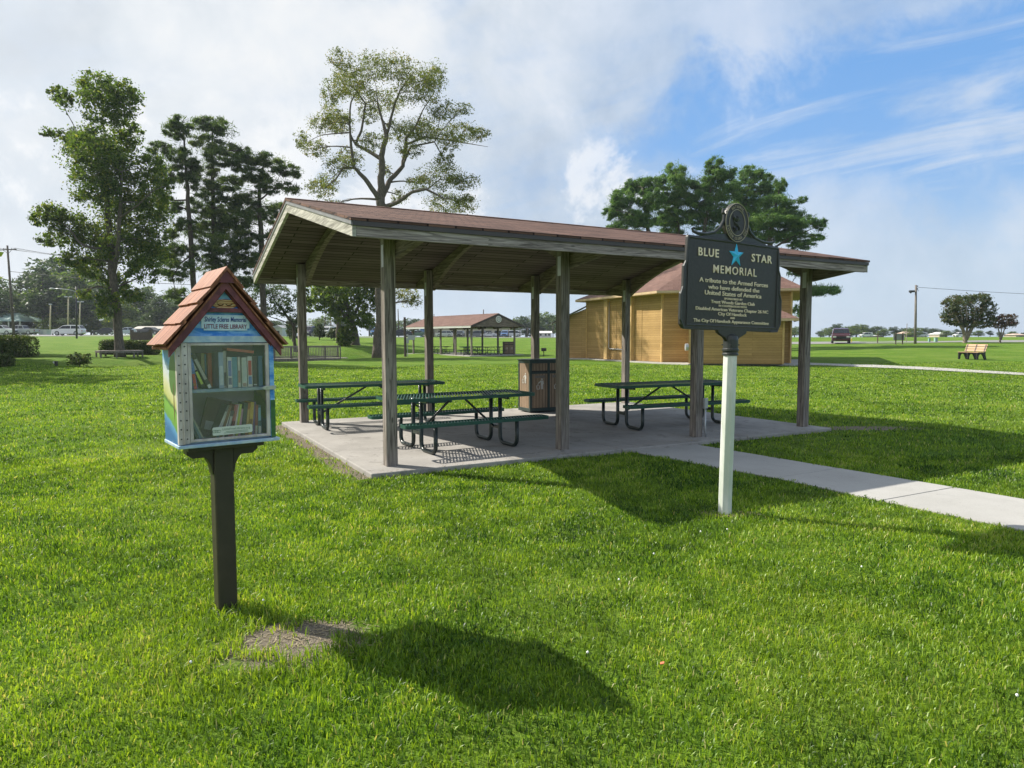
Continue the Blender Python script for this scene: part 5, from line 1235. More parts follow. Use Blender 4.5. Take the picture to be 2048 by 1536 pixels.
M['offwhite'] = paint('off_white_siding', (.55, .55, .52), .1, 1.5); M['beige'] = paint('beige_wall', (.42, .36, .29), .12, .6); M['bluewall'] = paint('blue_shop_wall', (.06, .14, .34), .1, .6)
t, L, h = block('filling_station', 'low pale building with green metal roof at the far left', 'building', -110, 40, 643, 150, 8, None)
b = MB(); b.lohi((-L/2, 0, -.5), (L/2-3.5, 9, h)); b.build('wall', M['offwhite'], t)
b = MB(); q = [(-L/2-.8, -1, h), (L/2+1.4, -1, h), (L/2+1.4, 10, h), (-L/2-.8, 10, h)]
b.add(q+[(-L/2+3, 4.5, h+2.0), (L/2-3, 4.5, h+2.0)], [(0, 1, 5, 4), (1, 2, 5), (2, 3, 4, 5), (3, 0, 4), (3, 2, 1, 0)]); b.build('roof', M['greenroof'], t)
for x in (L/2+.9, L/2-1.6, L/2-4.2, L/2-7):
    b = MB(); b.lohi((x-.12, -.7, -.5), (x+.12, -.46, h)); b.build('column', M['offwhite'], t)
for x in (L/2-5.5, L/2-8.5, L/2-11.5):
    b = MB(); b.lohi((x-.6, -.03, .9), (x+.6, .05, 2.0)); b.build('window', M['glass'], t)
t, L, h = block('carport', 'long low carport with a curved pale roof behind the brown sign wall', 'carport', 266, 326, 652, 142, 5, None)
b = MB(); pr = [(5*(k/10-.5), h-.55+.55*math.sin(math.pi*k/10)) for k in range(11)]
b.prism(pr+[(y, z-.06) for y, z in reversed(pr)], (-L/2, 3, 0), (0, 1, 0), (0, 0, 1), (L, 0, 0)); b.build('roof', paint('pale_tan_metal', (.45, .42, .36), .1, 1), t)
for x in (-L/2+.1, -L/6, L/6, L/2-.1):
    for y in (.6, 5.4):
        b = MB(); b.lohi((x-.05, y-.05, -.4), (x+.05, y+.05, h-.45)); b.build('post', M['offwhite'], t)
t, L, h = block('shed', 'small white box shed between the parked cars and a lamp pole', 'shed', 80, 96, 660, 133, 2, None)
b = MB(); b.lohi((-L/2, 0, -.3), (L/2, 1.4, h)); b.build('wall', M['offwhite'], t, bevel=.05)
b = MB(); b.lohi((-L/2-.05, -.05, h), (L/2+.05, 1.45, h+.08)); b.build('lid', M['white'], t)
b = MB(); b.lohi((-.3, -.02, .2), (.1, .0, h-.3)); b.build('door', M['galv'], t)
# long shops in the centre distance
t, L, h = block('shop_building', 'long low beige shop building across the distant car park', 'building', 842, 1020, 656, 232, 14, None)
b = MB(); b.lohi((-L/2+4.5, 0, -.8), (L/2, 16, h)); b.build('wall', M['beige'], t)
b = MB(); b.lohi((-L/2, -1.2, -.8), (-L/2+4.49, 14, h-.1)); b.build('blue_wall', M['bluewall'], t)
b = MB(); b.lohi((-L/2+4.5, -.6, h-.05), (L/2+.5, 16.5, h+.5)); b.build('roof', paint('brown_flat_roof', (.20, .14, .12), .1, .5), t)
for k in range(7):
    x = -L/2+7+k*3.2; b = MB(); b.lohi((x-1.1, -.06, .1), (x+1.1, .04, 2.2)); b.build('window', M['glass'], t)
t, L, h = block('trailer_building', 'small white trailer building right of the distant shelter', 'building', 1076, 1103, 666, 205, 4, None)
b = MB(); b.lohi((-L/2, 0, -.5), (L/2, 4, h)); b.build('wall', M['offwhite'], t)
b = MB(); b.prism([(-.4, h), (4.4, h), (2, h+.6)], (-L/2-.2, 0, 0), (0, 1, 0), (0, 0, 1), (L+.4, 0, 0)); b.build('roof', M['white'], t)
for x in (-1.2, .3, 1.3):
    b = MB(); b.lohi((x-.25, -.04, .5), (x+.25, .03, 1.1)); b.build('window', M['glass'], t)
for px0, px1, yt, Y, lb in ((548, 566, 650, 150, 'small white building between the library roof and the shelter post'), (612, 624, 655, 170, 'pale gabled house just right of the left back post'), (655, 672, 648, 175, 'white upper storey seen behind the oak trunks')):
    t, L, h = block('house', lb, 'building', px0, px1, yt, Y, 5, None); b = MB(); b.lohi((-L/2, 0, -.8), (L/2, 6, h*.75)); b.build('wall', M['offwhite'], t)
    b = MB(); b.prism([(-L/2-.2, h*.75), (L/2+.2, h*.75), (0, h)], (0, -.3, 0), (1, 0, 0), (0, 0, 1), (0, 6.6, 0)); b.build('roof', M['drip_pale'], t)
    b = MB(); b.lohi((-.4, -.05, h*.2), (.4, .03, h*.5)); b.build('window', M['glass'], t)
M['tanroof'] = paint('tan_house_roof', (.50, .36, .27), .12, .5)  # plain tan roof colour of the far houses
for px0, px1, yt, Y, lb in ((1808, 1830, 663, 285, 'far tan roofed house with a peaked gable left of the utility pole'), (1832, 1853, 666, 287, 'far long tan roofed house right of the utility pole'), (1877, 1893, 664, 286, 'far house with pale gable between the pole and the crape myrtle'), (1742, 1764, 670, 285, 'far low white building left of the information board'), (2030, 2052, 667, 285, 'far brown roofed house at the right edge')):
    t, L, h = block('house', lb, 'building', px0, px1, yt, Y, 5, None); b = MB(); b.lohi((-L/2, 0, -.8), (L/2, 7, h*.55)); b.build('wall', M['beige'], t)
    b = MB(); b.add([(-L/2-.5, -.5, h*.55), (L/2+.5, -.5, h*.55), (L/2+.5, 7.5, h*.55), (-L/2-.5, 7.5, h*.55), (-L/4, 3.5, h), (L/4, 3.5, h)], [(0, 1, 5, 4), (1, 2, 5), (2, 3, 4, 5), (3, 0, 4), (3, 2, 1, 0)]); b.build('roof', M['tanroof'] if 'tan' in lb or 'brown' in lb else M['white'], t)
    b = MB(); b.lohi((-.5, -.05, h*.15), (.5, .03, h*.4)); b.build('window', M['glass'], t)

# ------------------------------------------------------------------ poles, lamps, wires
M['pole'] = wood('dark_pole_timber', (.075, .058, .045), (.13, .105, .085), True, 10)
M['polegrey'] = wood('grey_pole_timber', (.16, .14, .125), (.25, .225, .20), True, 10)
M['yellowpole'] = paint('cream_lamp_pole', (.44, .38, .22), .1, 2)
def pole(name, label, cat, pxb, Y, pxt, yt, r=.14, mat='pole', group=None):
    g = G(pxb, Y); tp = atY(pxt, yt, Y)-g; t = thing(name, label, cat, g, 0, group)
    b = MB(); b.tube([(0, 0, -.5), tuple(tp*.5), tuple(tp)], [r, r*.85, r*.68], 8); b.build('pole_shaft', M[mat], t, smooth=True)
    return t, tp
t, tp = pole('utility_pole', 'leaning wooden utility pole with crossarm at the far left', 'utility pole', 31, 113, 14.6, 491, .21)
b = MB(); b.beam((tp.x-1.35, -.1, tp.z-.75), (tp.x+1.45, .05, tp.z-.6), .12, .14); arm = b.build('crossarm', M['pole'], t)
b = MB()
for s in (-1, 1): b.beam((tp.x+s*.75, -.1, tp.z-.72), (tp.x+.15, -.1, tp.z-1.35), .05, .05)
b.build('brace', M['pole'], arm)
for x in (-1.2, -.6, .7, 1.3):
    b = MB(); b.lathe([(.05, 0), (.07, .05), (.04, .1), (.03, .18)], (tp.x+x, -.1, tp.z-.62), 8); b.build('insulator', M['black'], arm)
PT = t.location+tp
t, tp = pole('street_lamp', 'black street lamp pole with a long arm reaching left over the white car', 'street lamp', 155.5, 100, 152.5, 573, .13, 'black')
b = MB(); b.tube([(tp.x, 0, tp.z-.75), (tp.x-1.2, 0, tp.z-.45), (tp.x-2.6, 0, tp.z-.30), (tp.x-3.2, 0, tp.z-.30)], [.05, .045, .04, .04], 6); arm = b.build('lamp_arm', M['galv'], t, smooth=True)
b = MB(); b.tube([(tp.x-3.9, 0, tp.z-.33), (tp.x-3.6, 0, tp.z-.28), (tp.x-3.15, 0, tp.z-.30)], [.10, .14, .06], 8); b.build('lamp_head', M['galv'], arm)
for i, (pb, pt_, yt, Y, lb) in enumerate(((102, 101.5, 609, 138, 'left cream lamp pole of the three across the highway'), (138, 137, 594, 138, 'tallest cream lamp pole of the three, rising behind the white car'), (161, 160.5, 604, 138, 'right cream lamp pole of the three, beside the black street lamp'))):
    t, tp = pole('lamp_pole', lb, 'lamp pole', pb, Y, pt_, yt, .15, 'yellowpole', 'cream lamp poles across the highway')
    for s in (-1, 1) if i else (0,):
        b = MB(); b.box((tp.x+s*.45, -.1, tp.z+.05), (.5, .35, .22), .2*s); b.build('lamp_head', M['galv'], t)
t, tp = pole('utility_pole', 'grey wooden utility pole with a lamp standing on the right lawn', 'utility pole', 1829.5, 78, 1832, 570, .15, 'polegrey')
b = MB(); b.beam((tp.x, 0, tp.z-.75), (tp.x-.35, 0, tp.z-.72), .05, .05); b.box((tp.x-.48, -.05, tp.z-.72), (.5, .35, .22), 0); b.lathe([(.06, -.16), (.13, -.05), (.12, 0)], (tp.x-.60, -.05, tp.z-.78), 8); b.build('lamp_head', M['black'], t)
b = MB(); b.tube([(tp.x+.3, 0, tp.z-.7), (tp.x+.12, 0, tp.z-.35), (tp.x, 0, tp.z-.3)], .03, 5)
for dz_ in (.2, .5): b.lathe([(.04, 0), (.06, .06), (.03, .14)], (tp.x+.16, -.05, tp.z-dz_), 6)
b.build('insulator', M['black'], t)
PR2 = t.location+tp
def wire(label, a, c, sag, r=.022, group='overhead wires'):
    a, c = Vector(a), Vector(c); b = MB(); b.tube([a.lerp(c, k/16)-Vector((0, 0, sag*4*(k/16)*(1-k/16))) for k in range(17)], r, 4, cap=False)
    tag(b.build('overhead_wire', M['black']), label, 'wire', group)
far1 = Vector((38, 150, PR2.z-2.2))
wire('thin wire running right from the grey utility pole to the picture edge', PR2-Vector((-.2, 0, .25)), (PR2.x+38, PR2.y+1, PR2.z-1.6), .35, .020)
for i, (dx_, dz_, sg_) in enumerate(((-1.2, -.45, .9), (-.6, -.45, 1.0), (.7, -.42, 1.1), (1.3, -.4, 1.3))):
    wire('%s overhead wire from the leaning pole, passing behind the tall trees' % ('uppermost', 'second', 'third', 'fourth')[i], PT+Vector((dx_, -.1, dz_)), (PT.x+44+dx_, PT.y+4, PT.z-2.2+dz_-i*.3), sg_)
wire('low thick cable crossing below the crossarm of the leaning pole', PT+Vector((.1, 0, -4.2)), (PT.x+44, PT.y+4, PT.z-6.5), .6, .04)
wire('wire entering from the left edge to the leaning pole', PT+Vector((-.9, -.1, -.45)), (PT.x-45, PT.y-4, PT.z+1.5), .6)
for i, (px, yt, Y, r, lb, ca) in enumerate(((650.5, 632, 150, .13, 'dark pole between the two oak trunks under the shelter roof', 0), (662, 640, 150, .13, 'slim dark pole left of the oak trunk', 0), (796, 618, 150, .14, 'leaning dark pole beside the near left post', 0), (868, 628, 210, .17, 'utility pole with short crossarm above the distant shelter roof at left', 1), (878, 632, 225, .13, 'thinner pole right of the crossarm pole', 0), (925, 632, 215, .15, 'utility pole with crossarm behind the middle of the distant roof', 1), (967, 619, 200, .20, 'thick black pole top showing above the distant shelter roof', 0), (1017, 650, 190, .12, 'pale pole inside the distant shelter opening', 0), (1040, 652, 190, .12, 'slim pole right of the distant shelter back post', 0), (1055, 655, 190, .12, 'slim pole near the right end of the distant shelter', 0), (1106, 650, 200, .13, 'slim pole right of the white trailer building', 0))):
    t, tp = pole('utility_pole', lb, 'utility pole', px+(2.5 if i == 2 else 0), Y, px, yt, r, 'pole', 'distant poles')
    if ca: b = MB(); b.beam((tp.x-1.4, -.1, tp.z-.8), (tp.x+1.4, -.1, tp.z-.8), .15, .18); b.build('crossarm', M['pole'], t)
g = G(811, 59); t = thing('utility_pole', 'dark service pole with a grey meter box at the left corner of the distant shelter', 'utility pole', g)
b = MB(); b.tube([(0, 0, -.3), (-.02, 0, 3.4)], [.12, .10], 8); b.build('pole_shaft', M['pole'], t)
b = MB(); b.lohi((.10, -.12, 1.15), (.32, .02, 1.6)); b.lohi((.25, -.1, 1.45), (.85, .0, 1.85)); b.build('meter_box', M['galv'], t, bevel=.01)
b = MB(); b.tube([(.2, -.05, 1.15), (.2, -.05, .0)], .03, 6); b.build('conduit', M['galv'], t)
# marker posts, green pedestals, board
for px, yt, Y, r, c, lb in ((1702, 676.5, 87, .05, (.55, .42, .05), 'yellow marker post beside the red car'), (1754, 668.5, 82, .06, (.10, .07, .05), 'short leaning brown post left of the information board'), (1811.5, 648, 88, .035, (.28, .24, .20), 'thin tall rod left of the grey utility pole')):
    g = G(px, Y); tz = atY(px, yt, Y).z-g.z; t = thing('marker_post', lb, 'post', g)
    b = MB(); b.tube([(0, 0, -.2), (0, 0, tz)], r, 8); b.build('post', paint('marker_paint', c, .1, 3), t)
    b = MB(); b.tube([(0, 0, tz), (0, 0, tz+.05)], [r*1.1, r*.5], 8); b.build('cap', M['white'] if r == .05 else M['pole'], t)
for px, yt, Y, w_, lb in ((1857, 676.7, 86, .22, 'smaller slim green utility pedestal near the crape myrtle'), (1870, 675, 85, .32, 'larger green utility pedestal nearest the crape myrtle')):
    g = G(px, Y); tz = atY(px, yt, Y).z-g.z; t = thing('utility_pedestal', lb, 'pedestal', g)
    b = MB(); b.lohi((-w_/2, -w_/2, -.1), (w_/2, w_/2, tz*.9)); b.build('housing', paint('pale_green_enamel', (.22, .38, .30), .08, 3), t, bevel=.02)
    b = MB(); b.lohi((-w_*.55, -w_*.55, tz*.9), (w_*.55, w_*.55, tz)); b.build('cap', paint('green_cap', (.16, .30, .24), .08, 3), t, bevel=.02)
g = G(1796.5, 76.5); t = thing('information_board', 'grey information board on two dark posts seen from behind', 'sign', g)
b = MB(); b.lohi((-.62, .0, .48), (.62, .05, 1.22)); b.build('board', paint('weathered_grey_board', (.24, .24, .22), .1, 3), t)
for s in (-1, 1):
    b = MB(); b.lohi((s*.38-.045, -.10, -.3), (s*.38+.045, -.001, 1.32)); b.build('post', M['pole'], t)

# ------------------------------------------------------------------ park bench on the right lawn
g = G(1914, 43.0); bx = thing('park_bench', 'tan slatted park bench with black end supports on the right lawn', 'bench', g, R(-79))
b = MB()
for k in range(3): b.lohi((0, .03+k*.155, .43), (1.52, .165+k*.155, .46))
b.build('seat', M['benchslat'] if 'benchslat' in M else paint('tan_bench_slats', (.40, .25, .14), .08, 3), bx, bevel=.006)
b = MB(); mt = Matrix.Rotation(R(-18), 3, 'X')
for k in range(3): b.box((.76, .56+k*.055, .56+k*.155), (1.52, .03, .135), mat=mt)
b.build('backrest', paint('tan_back_slats', (.42, .26, .15), .08, 3), bx, bevel=.006)
for x in (.06, .72, 1.38):
    b = MB(); b.prism([(.0, 0), (.10, 0), (.12, .22), (.20, .33), (.32, .35), (.42, .28), (.50, .12), (.56, 0), (.70, 0), (.62, .25), (.60, .45), (.74, .92), (.66, .92), (.50, .43), (.0, .43)], (x, 0, 0), (0, 1, 0), (0, 0, 1), (.085, 0, 0)); b.build('leg', M['black'], bx, bevel=.006)

# ------------------------------------------------------------------ footbridge over the ditch
e1 = G(682, 59.5); e0 = G(478, 56.5); dv = Vector((e1.x-e0.x, e1.y-e0.y)); Lb = dv.length; zb = -.10
fb = thing('footbridge', 'grey wooden footbridge with slatted railings over the grassy ditch', 'footbridge', (e0.x, e0.y, zb), math.atan2(dv.y, dv.x))
b = MB(); b.lohi((0, 0, -.06), (Lb+.6, 1.6, 0)); b.build('deck', M['fascia'], fb)
for y in (-.05, 1.57):
    b = MB(); b.lohi((0, y, -.36), (Lb, y+.08, -.061)); b.build('side_beam', M['post'], fb)
    n = int(Lb/.13); r_ = MB(); r_.lohi((0, y-.015, 1.02), (Lb, y+.10, 1.06)); r_.lohi((0, y+.02, .93), (Lb, y+.06, 1.0)); r_.lohi((0, y+.02, .08), (Lb, y+.06, .14)); rl = r_.build('railing', M['fascia'], fb)
    b = MB()
    for k in range(n): b.lohi((k*.13, y+.005, .06), (k*.13+.04, y+.019, .98))
    b.build('balusters', M['fascia'], rl)
    for k in range(7):
        b = MB(); x = min(Lb-.1, k*Lb/6); b.lohi((x, y-.06 if y < 1 else y+.081, -.3), (x+.1, y+.0 if y < 1 else y+.16, 1.019)); b.build('post', M['post'], rl)
for x in (2.9, Lb-.4):
    b = MB(); b.lohi((x, -.1, -1.3), (x+.7, 1.7, -.361)); b.build('pier', M['post'], fb)

# ------------------------------------------------------------------ cars
def wheel(parent, x, y, r, w_=.2):
    b = MB(); n = 20; b.lathe([(r*.62, -w_/2), (r*.95, -w_/2), (r, -w_*.35), (r, w_*.35), (r*.95, w_/2), (r*.62, w_/2)], (0, 0, 0), n); b.v = [(x+q[0], y+q[2], r+q[1]) for q in b.v]
    o = b.build('wheel', M['tyre'], parent)
    b = MB(); b.lathe([(r*.60, -w_*.52), (r*.6, w_*.52)], (0, 0, 0), n); b.v = [(x+q[0], y+q[2], r+q[1]) for q in b.v]; b.build('rim', M['rim'], o)
def car(kind, label, loc, rz, colour, group=None, detail=True):
    body = carpaint(kind+'_paint', colour) if isinstance(colour, tuple) else colour
    names = {'suv': ('sport_utility_car', 'car'), 'sedan': ('sedan_car', 'car'), 'pickup': ('pickup_truck', 'pickup truck'), 'van': ('van', 'van')}
    t = thing(names[kind][0], label, names[kind][1], loc, rz, group)
    if kind == 'suv': L, Wd, r = 5.0, 1.98, .39; low = [(-2.5, .45), (-2.42, 1.0), (-1.45, 1.14), (2.38, 1.16), (2.48, .95), (2.5, .42), (2.2, .28), (-2.2, .28)]; top = [(-1.45, 1.13), (-.62, 1.76), (.2, 1.86), (2.0, 1.82), (2.36, 1.15)]
    elif kind == 'sedan': L, Wd, r = 4.7, 1.82, .33; low = [(-2.35, .4), (-2.25, .78), (-1.1, .92), (1.75, .98), (2.3, .92), (2.35, .4), (2.1, .22), (-2.1, .22)]; top = [(-1.15, .91), (-.35, 1.40), (.75, 1.42), (1.75, .97)]
    elif kind == 'pickup': L, Wd, r = 5.6, 1.98, .40; low = [(-2.8, .5), (-2.75, 1.0), (-1.5, 1.14), (2.75, 1.14), (2.8, .5), (2.5, .35), (-2.5, .35)]; top = [(-1.5, 1.13), (-.75, 1.80), (.6, 1.82), (.95, 1.13)]
    else: L, Wd, r = 5.2, 1.95, .36; low = [(-2.6, .4), (-2.5, .95), (-1.9, 1.10), (2.55, 1.15), (2.6, .4), (2.3, .26), (-2.3, .26)]; top = [(-1.9, 1.09), (-1.0, 1.85), (-.4, 1.95), (2.45, 1.95), (2.57, 1.14)]
    wx = L*.31
    b = MB(); b.prism(low, (0, -Wd/2, 0), (1, 0, 0), (0, 0, 1), (0, Wd, 0)); b.build('body', body, t, bevel=.06)
    b = MB(); ti = .16; n = len(top)
    vs = [(x, -Wd/2+.03+(ti if 0 < i < n-1 else 0), z) for i, (x, z) in enumerate(top)]+[(x, Wd/2-.03-(ti if 0 < i < n-1 else 0), z) for i, (x, z) in enumerate(top)]
    b.add(vs, [tuple(range(n)), tuple(range(2*n-1, n-1, -1))]+[(i+1, i, i+n, i+n+1) for i in range(n-1)]); cb = b.build('cabin', body, t, bevel=.04)
    # windows sit just proud of the cabin skin
    for s in (-1, 1):
        f0 = lambda x, z: (x, s*(Wd/2-.03-ti*min(1, (z-top[0][1])/(top[1][1]-top[0][1])))+s*.012, z)
        zl, zh = top[0][1]+.06, top[1][1]-.07; xf = lambda z: lerp(top[0][0], top[1][0], (z-top[0][1])/(top[1][1]-top[0][1])); xb = lambda z: lerp(top[-1][0], top[-2][0], min(1, (z-top[-1][1])/(top[-2][1]-top[-1][1])))
        a, e = xf(zl)+.12, xb(zl)-.12; a2, e2 = xf(zh)+.12, xb(zh)-.12; m_ = (a2+e2)/2
        for (p, q, p2, q2) in ((a, m_-.05, a2, m_-.05), (m_+.05, e, m_+.05, e2)):
            b = MB(); v_ = [f0(p, zl), f0(q, zl), f0(q2, zh), f0(p2, zh)]; b.add(v_, [(0, 1, 2, 3) if s < 0 else (3, 2, 1, 0)]); b.build('side_window', M['glass'], cb)
        b = MB(); x = top[0][0]+.25; b.box((x, s*(Wd/2+.08), top[0][1]+.08), (.12, .18, .14)); b.build('wing_mirror', body, t)
    def wscreen(p, q, nm, out_):
        (x0, z0), (x1, z1) = p, q; d = Vector((x1-x0, z1-z0)).normalized(); nx_, nz_ = (-d.y, d.x) if out_ < 0 else (d.y, -d.x)
        if nx_*out_ < 0: nx_, nz_ = -nx_, -nz_
        b = MB(); P = []
        for k, wv_ in ((.10, Wd/2-.10), (.90, Wd/2-.10-ti*.9)):
            x, z = lerp(x0, x1, k)+nx_*.015, lerp(z0, z1, k)+nz_*.015; P += [(x, -wv_, z), (x, wv_, z)]
        b.add(P, [(0, 1, 3, 2)]); b.build(nm, M['glass'], cb)
    wscreen(top[0], top[1], 'windscreen', -1); wscreen(top[-1], top[-2], 'rear_window', 1)
    for x in (-wx, wx):
        for y in (-Wd/2+.08, Wd/2-.08): wheel(t, x, y, r)
    for s in (-1, 1):
        b = MB(); b.lohi((-L/2-.02, s*Wd*.36-.17, .68), (-L/2+.10, s*Wd*.36+.17, .86)); b.build('headlight', M['lamp'], t, bevel=.02)
        b = MB(); b.lohi((L/2-.10, s*Wd*.42-.10, .70), (L/2+.015, s*Wd*.42+.10, .95)); b.build('tail_light', M['redlamp'], t)
    b = MB(); b.lohi((-L/2-.03, -.55, .50), (-L/2+.05, .55, .82)); b.build('grille', M['black'], t)
    if detail: b = MB(); b.lohi((-L/2-.045, -Wd*.44, .36), (-L/2+.1, Wd*.44, .49)); b.build('bumper', body if kind != 'pickup' else M['rim'], t, bevel=.02)
    return t
def cpos(px, Y, dz=.04): g = G(px, Y); return g+Vector((0, 0, dz))
car('suv', 'white sport utility car passing the black street lamp on the highway', cpos(141, 121.5), R(8), (.72, .72, .70))
car('pickup', 'silver pickup truck right of the leaning utility pole', cpos(47, 132), R(4), (.42, .42, .41))
car('pickup', 'white pickup truck cut by the left edge of the picture', cpos(4, 130), R(184), (.7, .7, .68))
car('sedan', 'pale silver sedan seen between the tree trunk and the brown sign wall', cpos(256, 134), R(28), (.55, .58, .62))
car('sedan', 'dark grey sedan behind the right end of the brown sign wall', cpos(305, 128), R(170), (.06, .06, .065))
car('sedan', 'low black sedan left of the broadleaf tree trunk', cpos(215, 138), R(5), (.02, .02, .025))
car('suv', 'red sport utility car facing the camera on the right access road', cpos(1680, 83.5, .045), R(66), (.060, .012, .014))
grp = 'cars parked beyond the lawn'
for kind, px, Y, rz, c, lb in (('van', 623, 128, 80, (.06, .05, .08), 'dark van right of the left back post'), ('suv', 650, 134, 15, (.35, .36, .37), 'grey car between the evergreen bush and the oak'), ('suv', 657, 124, 75, (.65, .65, .63), 'white car partly hidden by the loose green bush'), ('sedan', 800, 128, 8, (.03, .035, .05), 'dark sedan left of the service pole'), ('suv', 757, 140, 85, (.05, .14, .32), 'blue car just left of the near left post'), ('sedan', 834, 150, 10, (.10, .16, .12), 'dark green car behind the service pole'), ('suv', 888, 205, 10, (.5, .5, .5), 'silver car in front of the blue shop wall'), ('sedan', 899, 208, 5, (.6, .6, .58), 'pale car near the blue shop wall'), ('suv', 921, 200, 85, (.04, .05, .05), 'black car in the middle of the distant car park'), ('van', 955, 205, 10, (.12, .13, .14), 'charcoal van by the beige shop'), ('sedan', 978, 200, 8, (.5, .5, .5), 'grey sedan by the right half of the beige shop'), ('suv', 1010, 195, 85, (.10, .2, .42), 'blue car at the right end of the beige shop'), ('van', 1024, 196, 15, (.62, .62, .6), 'white van right of the blue one')):
    car(kind, lb, cpos(px, Y, .06), R(rz), c, grp, False)
for px, Y, lb in ((1730, 285, 'far white van left of the low white building'), (1839, 282, 'far white van below the tan roofed houses'), (1918, 275, 'far white van left of the rounded crape myrtle')):
    car('van', lb, cpos(px, Y), R(5), (.7, .7, .7), 'far vans along the right horizon', False)

# ------------------------------------------------------------------ grass blades
def grass_mat():
    t = newmat('grass_blade'); a = t.new('ShaderNodeAttribute', attribute_name='tint'); c = coords(t)
    col = t.ramp(a.outputs['Fac'], [(0, (.014, .045, .006)), (.24, (.068, .160, .013)), (.54, (.215, .348, .026)), (.86, (.37, .49, .055)), (1, (.52, .47, .22))])
    pt = t.noise(c, .8, 4, .6)
    col = t.mix(t.sstep(pt, .40, .68, 0, .40), col, (.19, .27, .03))
    ck = t.noise(c, 2.7, 5, .65); col = t.mix(t.sstep(ck, .56, .70, 0, .25), col, (.035, .12, .02))
    t.put(t.b.inputs['Base Color'], col); t.b.inputs['Roughness'].default_value = .42; t.b.inputs['Specular IOR Level'].default_value = .45
    tr = t.new('ShaderNodeBsdfTranslucent'); t.put(tr.inputs[0], t.mix(1, col, (1.3, 1.25, .5), 'MULTIPLY'))
    mx = t.new('ShaderNodeMixShader'); mx.inputs[0].default_value = .45
    t.l.new(t.b.outputs[0], mx.inputs[1]); t.l.new(tr.outputs[0], mx.inputs[2]); t.l.new(mx.outputs[0], t.o.inputs[0]); return t.m
def inpoly(x, y, poly):
    r = np.zeros(len(x), bool); n = len(poly)
    for i in range(n):
        (x0, y0), (x1, y1) = poly[i], poly[(i+1) % n]
        c = ((y0 > y) != (y1 > y)) & (x < (x1-x0)*(y-y0)/(y1-y0+1e-12)+x0); r ^= c
    return r
def vnoise(x, y, s, seed):
    g = np.random.default_rng(seed).random((64, 64)); u, v = x*s, y*s; i, j = np.floor(u).astype(int), np.floor(v).astype(int); fu, fv = u-i, v-j
    fu = fu*fu*(3-2*fu); fv = fv*fv*(3-2*fv); A = lambda a, b_: g[a % 64, b_ % 64]
    return (A(i, j)*(1-fu)+A(i+1, j)*fu)*(1-fv)+(A(i, j+1)*(1-fu)+A(i+1, j+1)*fu)*fv
slabp = [tuple(pl2w(u, v)[:2]) for u, v in ((0.0, 0.0), (SL, 0.0), (SL, SW), (0.0, SW))]
pathp = pN+pF[::-1]
def blades(n, y0, y1, p, hmin, hmax, w0, w1, seed):
    r = np.random.default_rng(seed)
    u = r.random(n)
    y = (y0**(2-p)+u*(y1**(2-p)-y0**(2-p)))**(1/(2-p)); x = (r.random(n)*2-1)*(y*.88+1.9)
    e1_ = np.hypot((x+1.15+.25*(y-3.5)*-1)/.33, (y-3.50)/.25)+(vnoise(x, y, 9, 5)-.5)*1.5
    e2_ = np.hypot((x-6.2)/1.0, (y-11.9)/.25)+(vnoise(x, y, 5, 6)-.5)*1.2
    jx, jy = (vnoise(x, y, 14, 21)-.5)*.10, (vnoise(x, y, 14, 22)-.5)*.10
    us = (x-PO.x)*math.cos(PY)+(y-PO.y)*math.sin(PY); vs_ = -(x-PO.x)*math.sin(PY)+(y-PO.y)*math.cos(PY)
    strip = (us < 0) & (us > -.13-.22*vnoise(x, y, 2.2, 23)) & (vs_ > -.05) & (vs_ < SW) & (r.random(n) < .80)
    ok = ~strip & ~inpoly(x+jx, y+jy, slabp) & ~inpoly(x+jx*1.3, y+jy*1.3, pathp) & ((e1_ > 1) | (r.random(n) < .03+.22*np.clip(e1_-.45, 0, 1))) & ((e2_ > 1) | (r.random(n) < .25))
    thin = vnoise(x, y, 3.1, 8)*.6+vnoise(x, y, 11, 9)*.4; ok &= r.random(n) < .45+.9*thin
    x, y = x[ok], y[ok]; n = len(x); far = np.clip((y-2)/22, 0, 1)
    tall = vnoise(x, y, 1.3, 10)
    h = r.uniform(hmin, hmax, n)*(.85+.35*tall)*(1+.25*far); near = np.exp(-(np.hypot((x+1.25)/.55, (y-3.25)/.32))**2)+np.exp(-(np.hypot(x+1.6, y-3.9)/.25)**2)+.6*np.exp(-(np.hypot(x-2.15, y-6.2)/.3)**2)
    h *= 1+.9*near
    w_ = (w0+(w1-w0)*far)*r.uniform(.7, 1.3, n)
    a = r.uniform(0, 2*np.pi, n); lean = r.uniform(.1, 1.0, n)*h*.9; dxy = np.stack([np.cos(a), np.sin(a)], 1)
    fa = r.uniform(0, np.pi, n); sd = np.stack([np.cos(fa), np.sin(fa)], 1)*w_[:, None]
    z0 = hills(x, y)-.004; P = np.stack([x, y], 1); V = np.empty((n, 5, 3), np.float32)
    V[:, 0, :2] = P-sd*.5; V[:, 1, :2] = P+sd*.5; V[:, 0, 2] = V[:, 1, 2] = z0
    m_ = P+dxy*(lean*.35)[:, None]; V[:, 2, :2] = m_+sd*.45; V[:, 3, :2] = m_-sd*.45; V[:, 2, 2] = V[:, 3, 2] = z0+h*.62
    V[:, 4, :2] = P+dxy*lean[:, None]; V[:, 4, 2] = z0+h*np.clip(1.05-.35*(lean/h), .5, 1)
    ti = np.clip(.42+.38*(vnoise(x, y, .9, 12)-.5)+.5*(vnoise(x, y, 4.5, 13)-.5)+r.normal(0, .19, n)+(r.random(n) < .035)*.6-(r.random(n) < .12)*.3, 0, 1)
    return V, ti
sets = [blades(460000, 1.7, 9.0, 1.25, .018, .048, .0048, .017, 1), blades(360000, 8.5, 40.0, 1.50, .024, .052, .0045, .022, 2)]
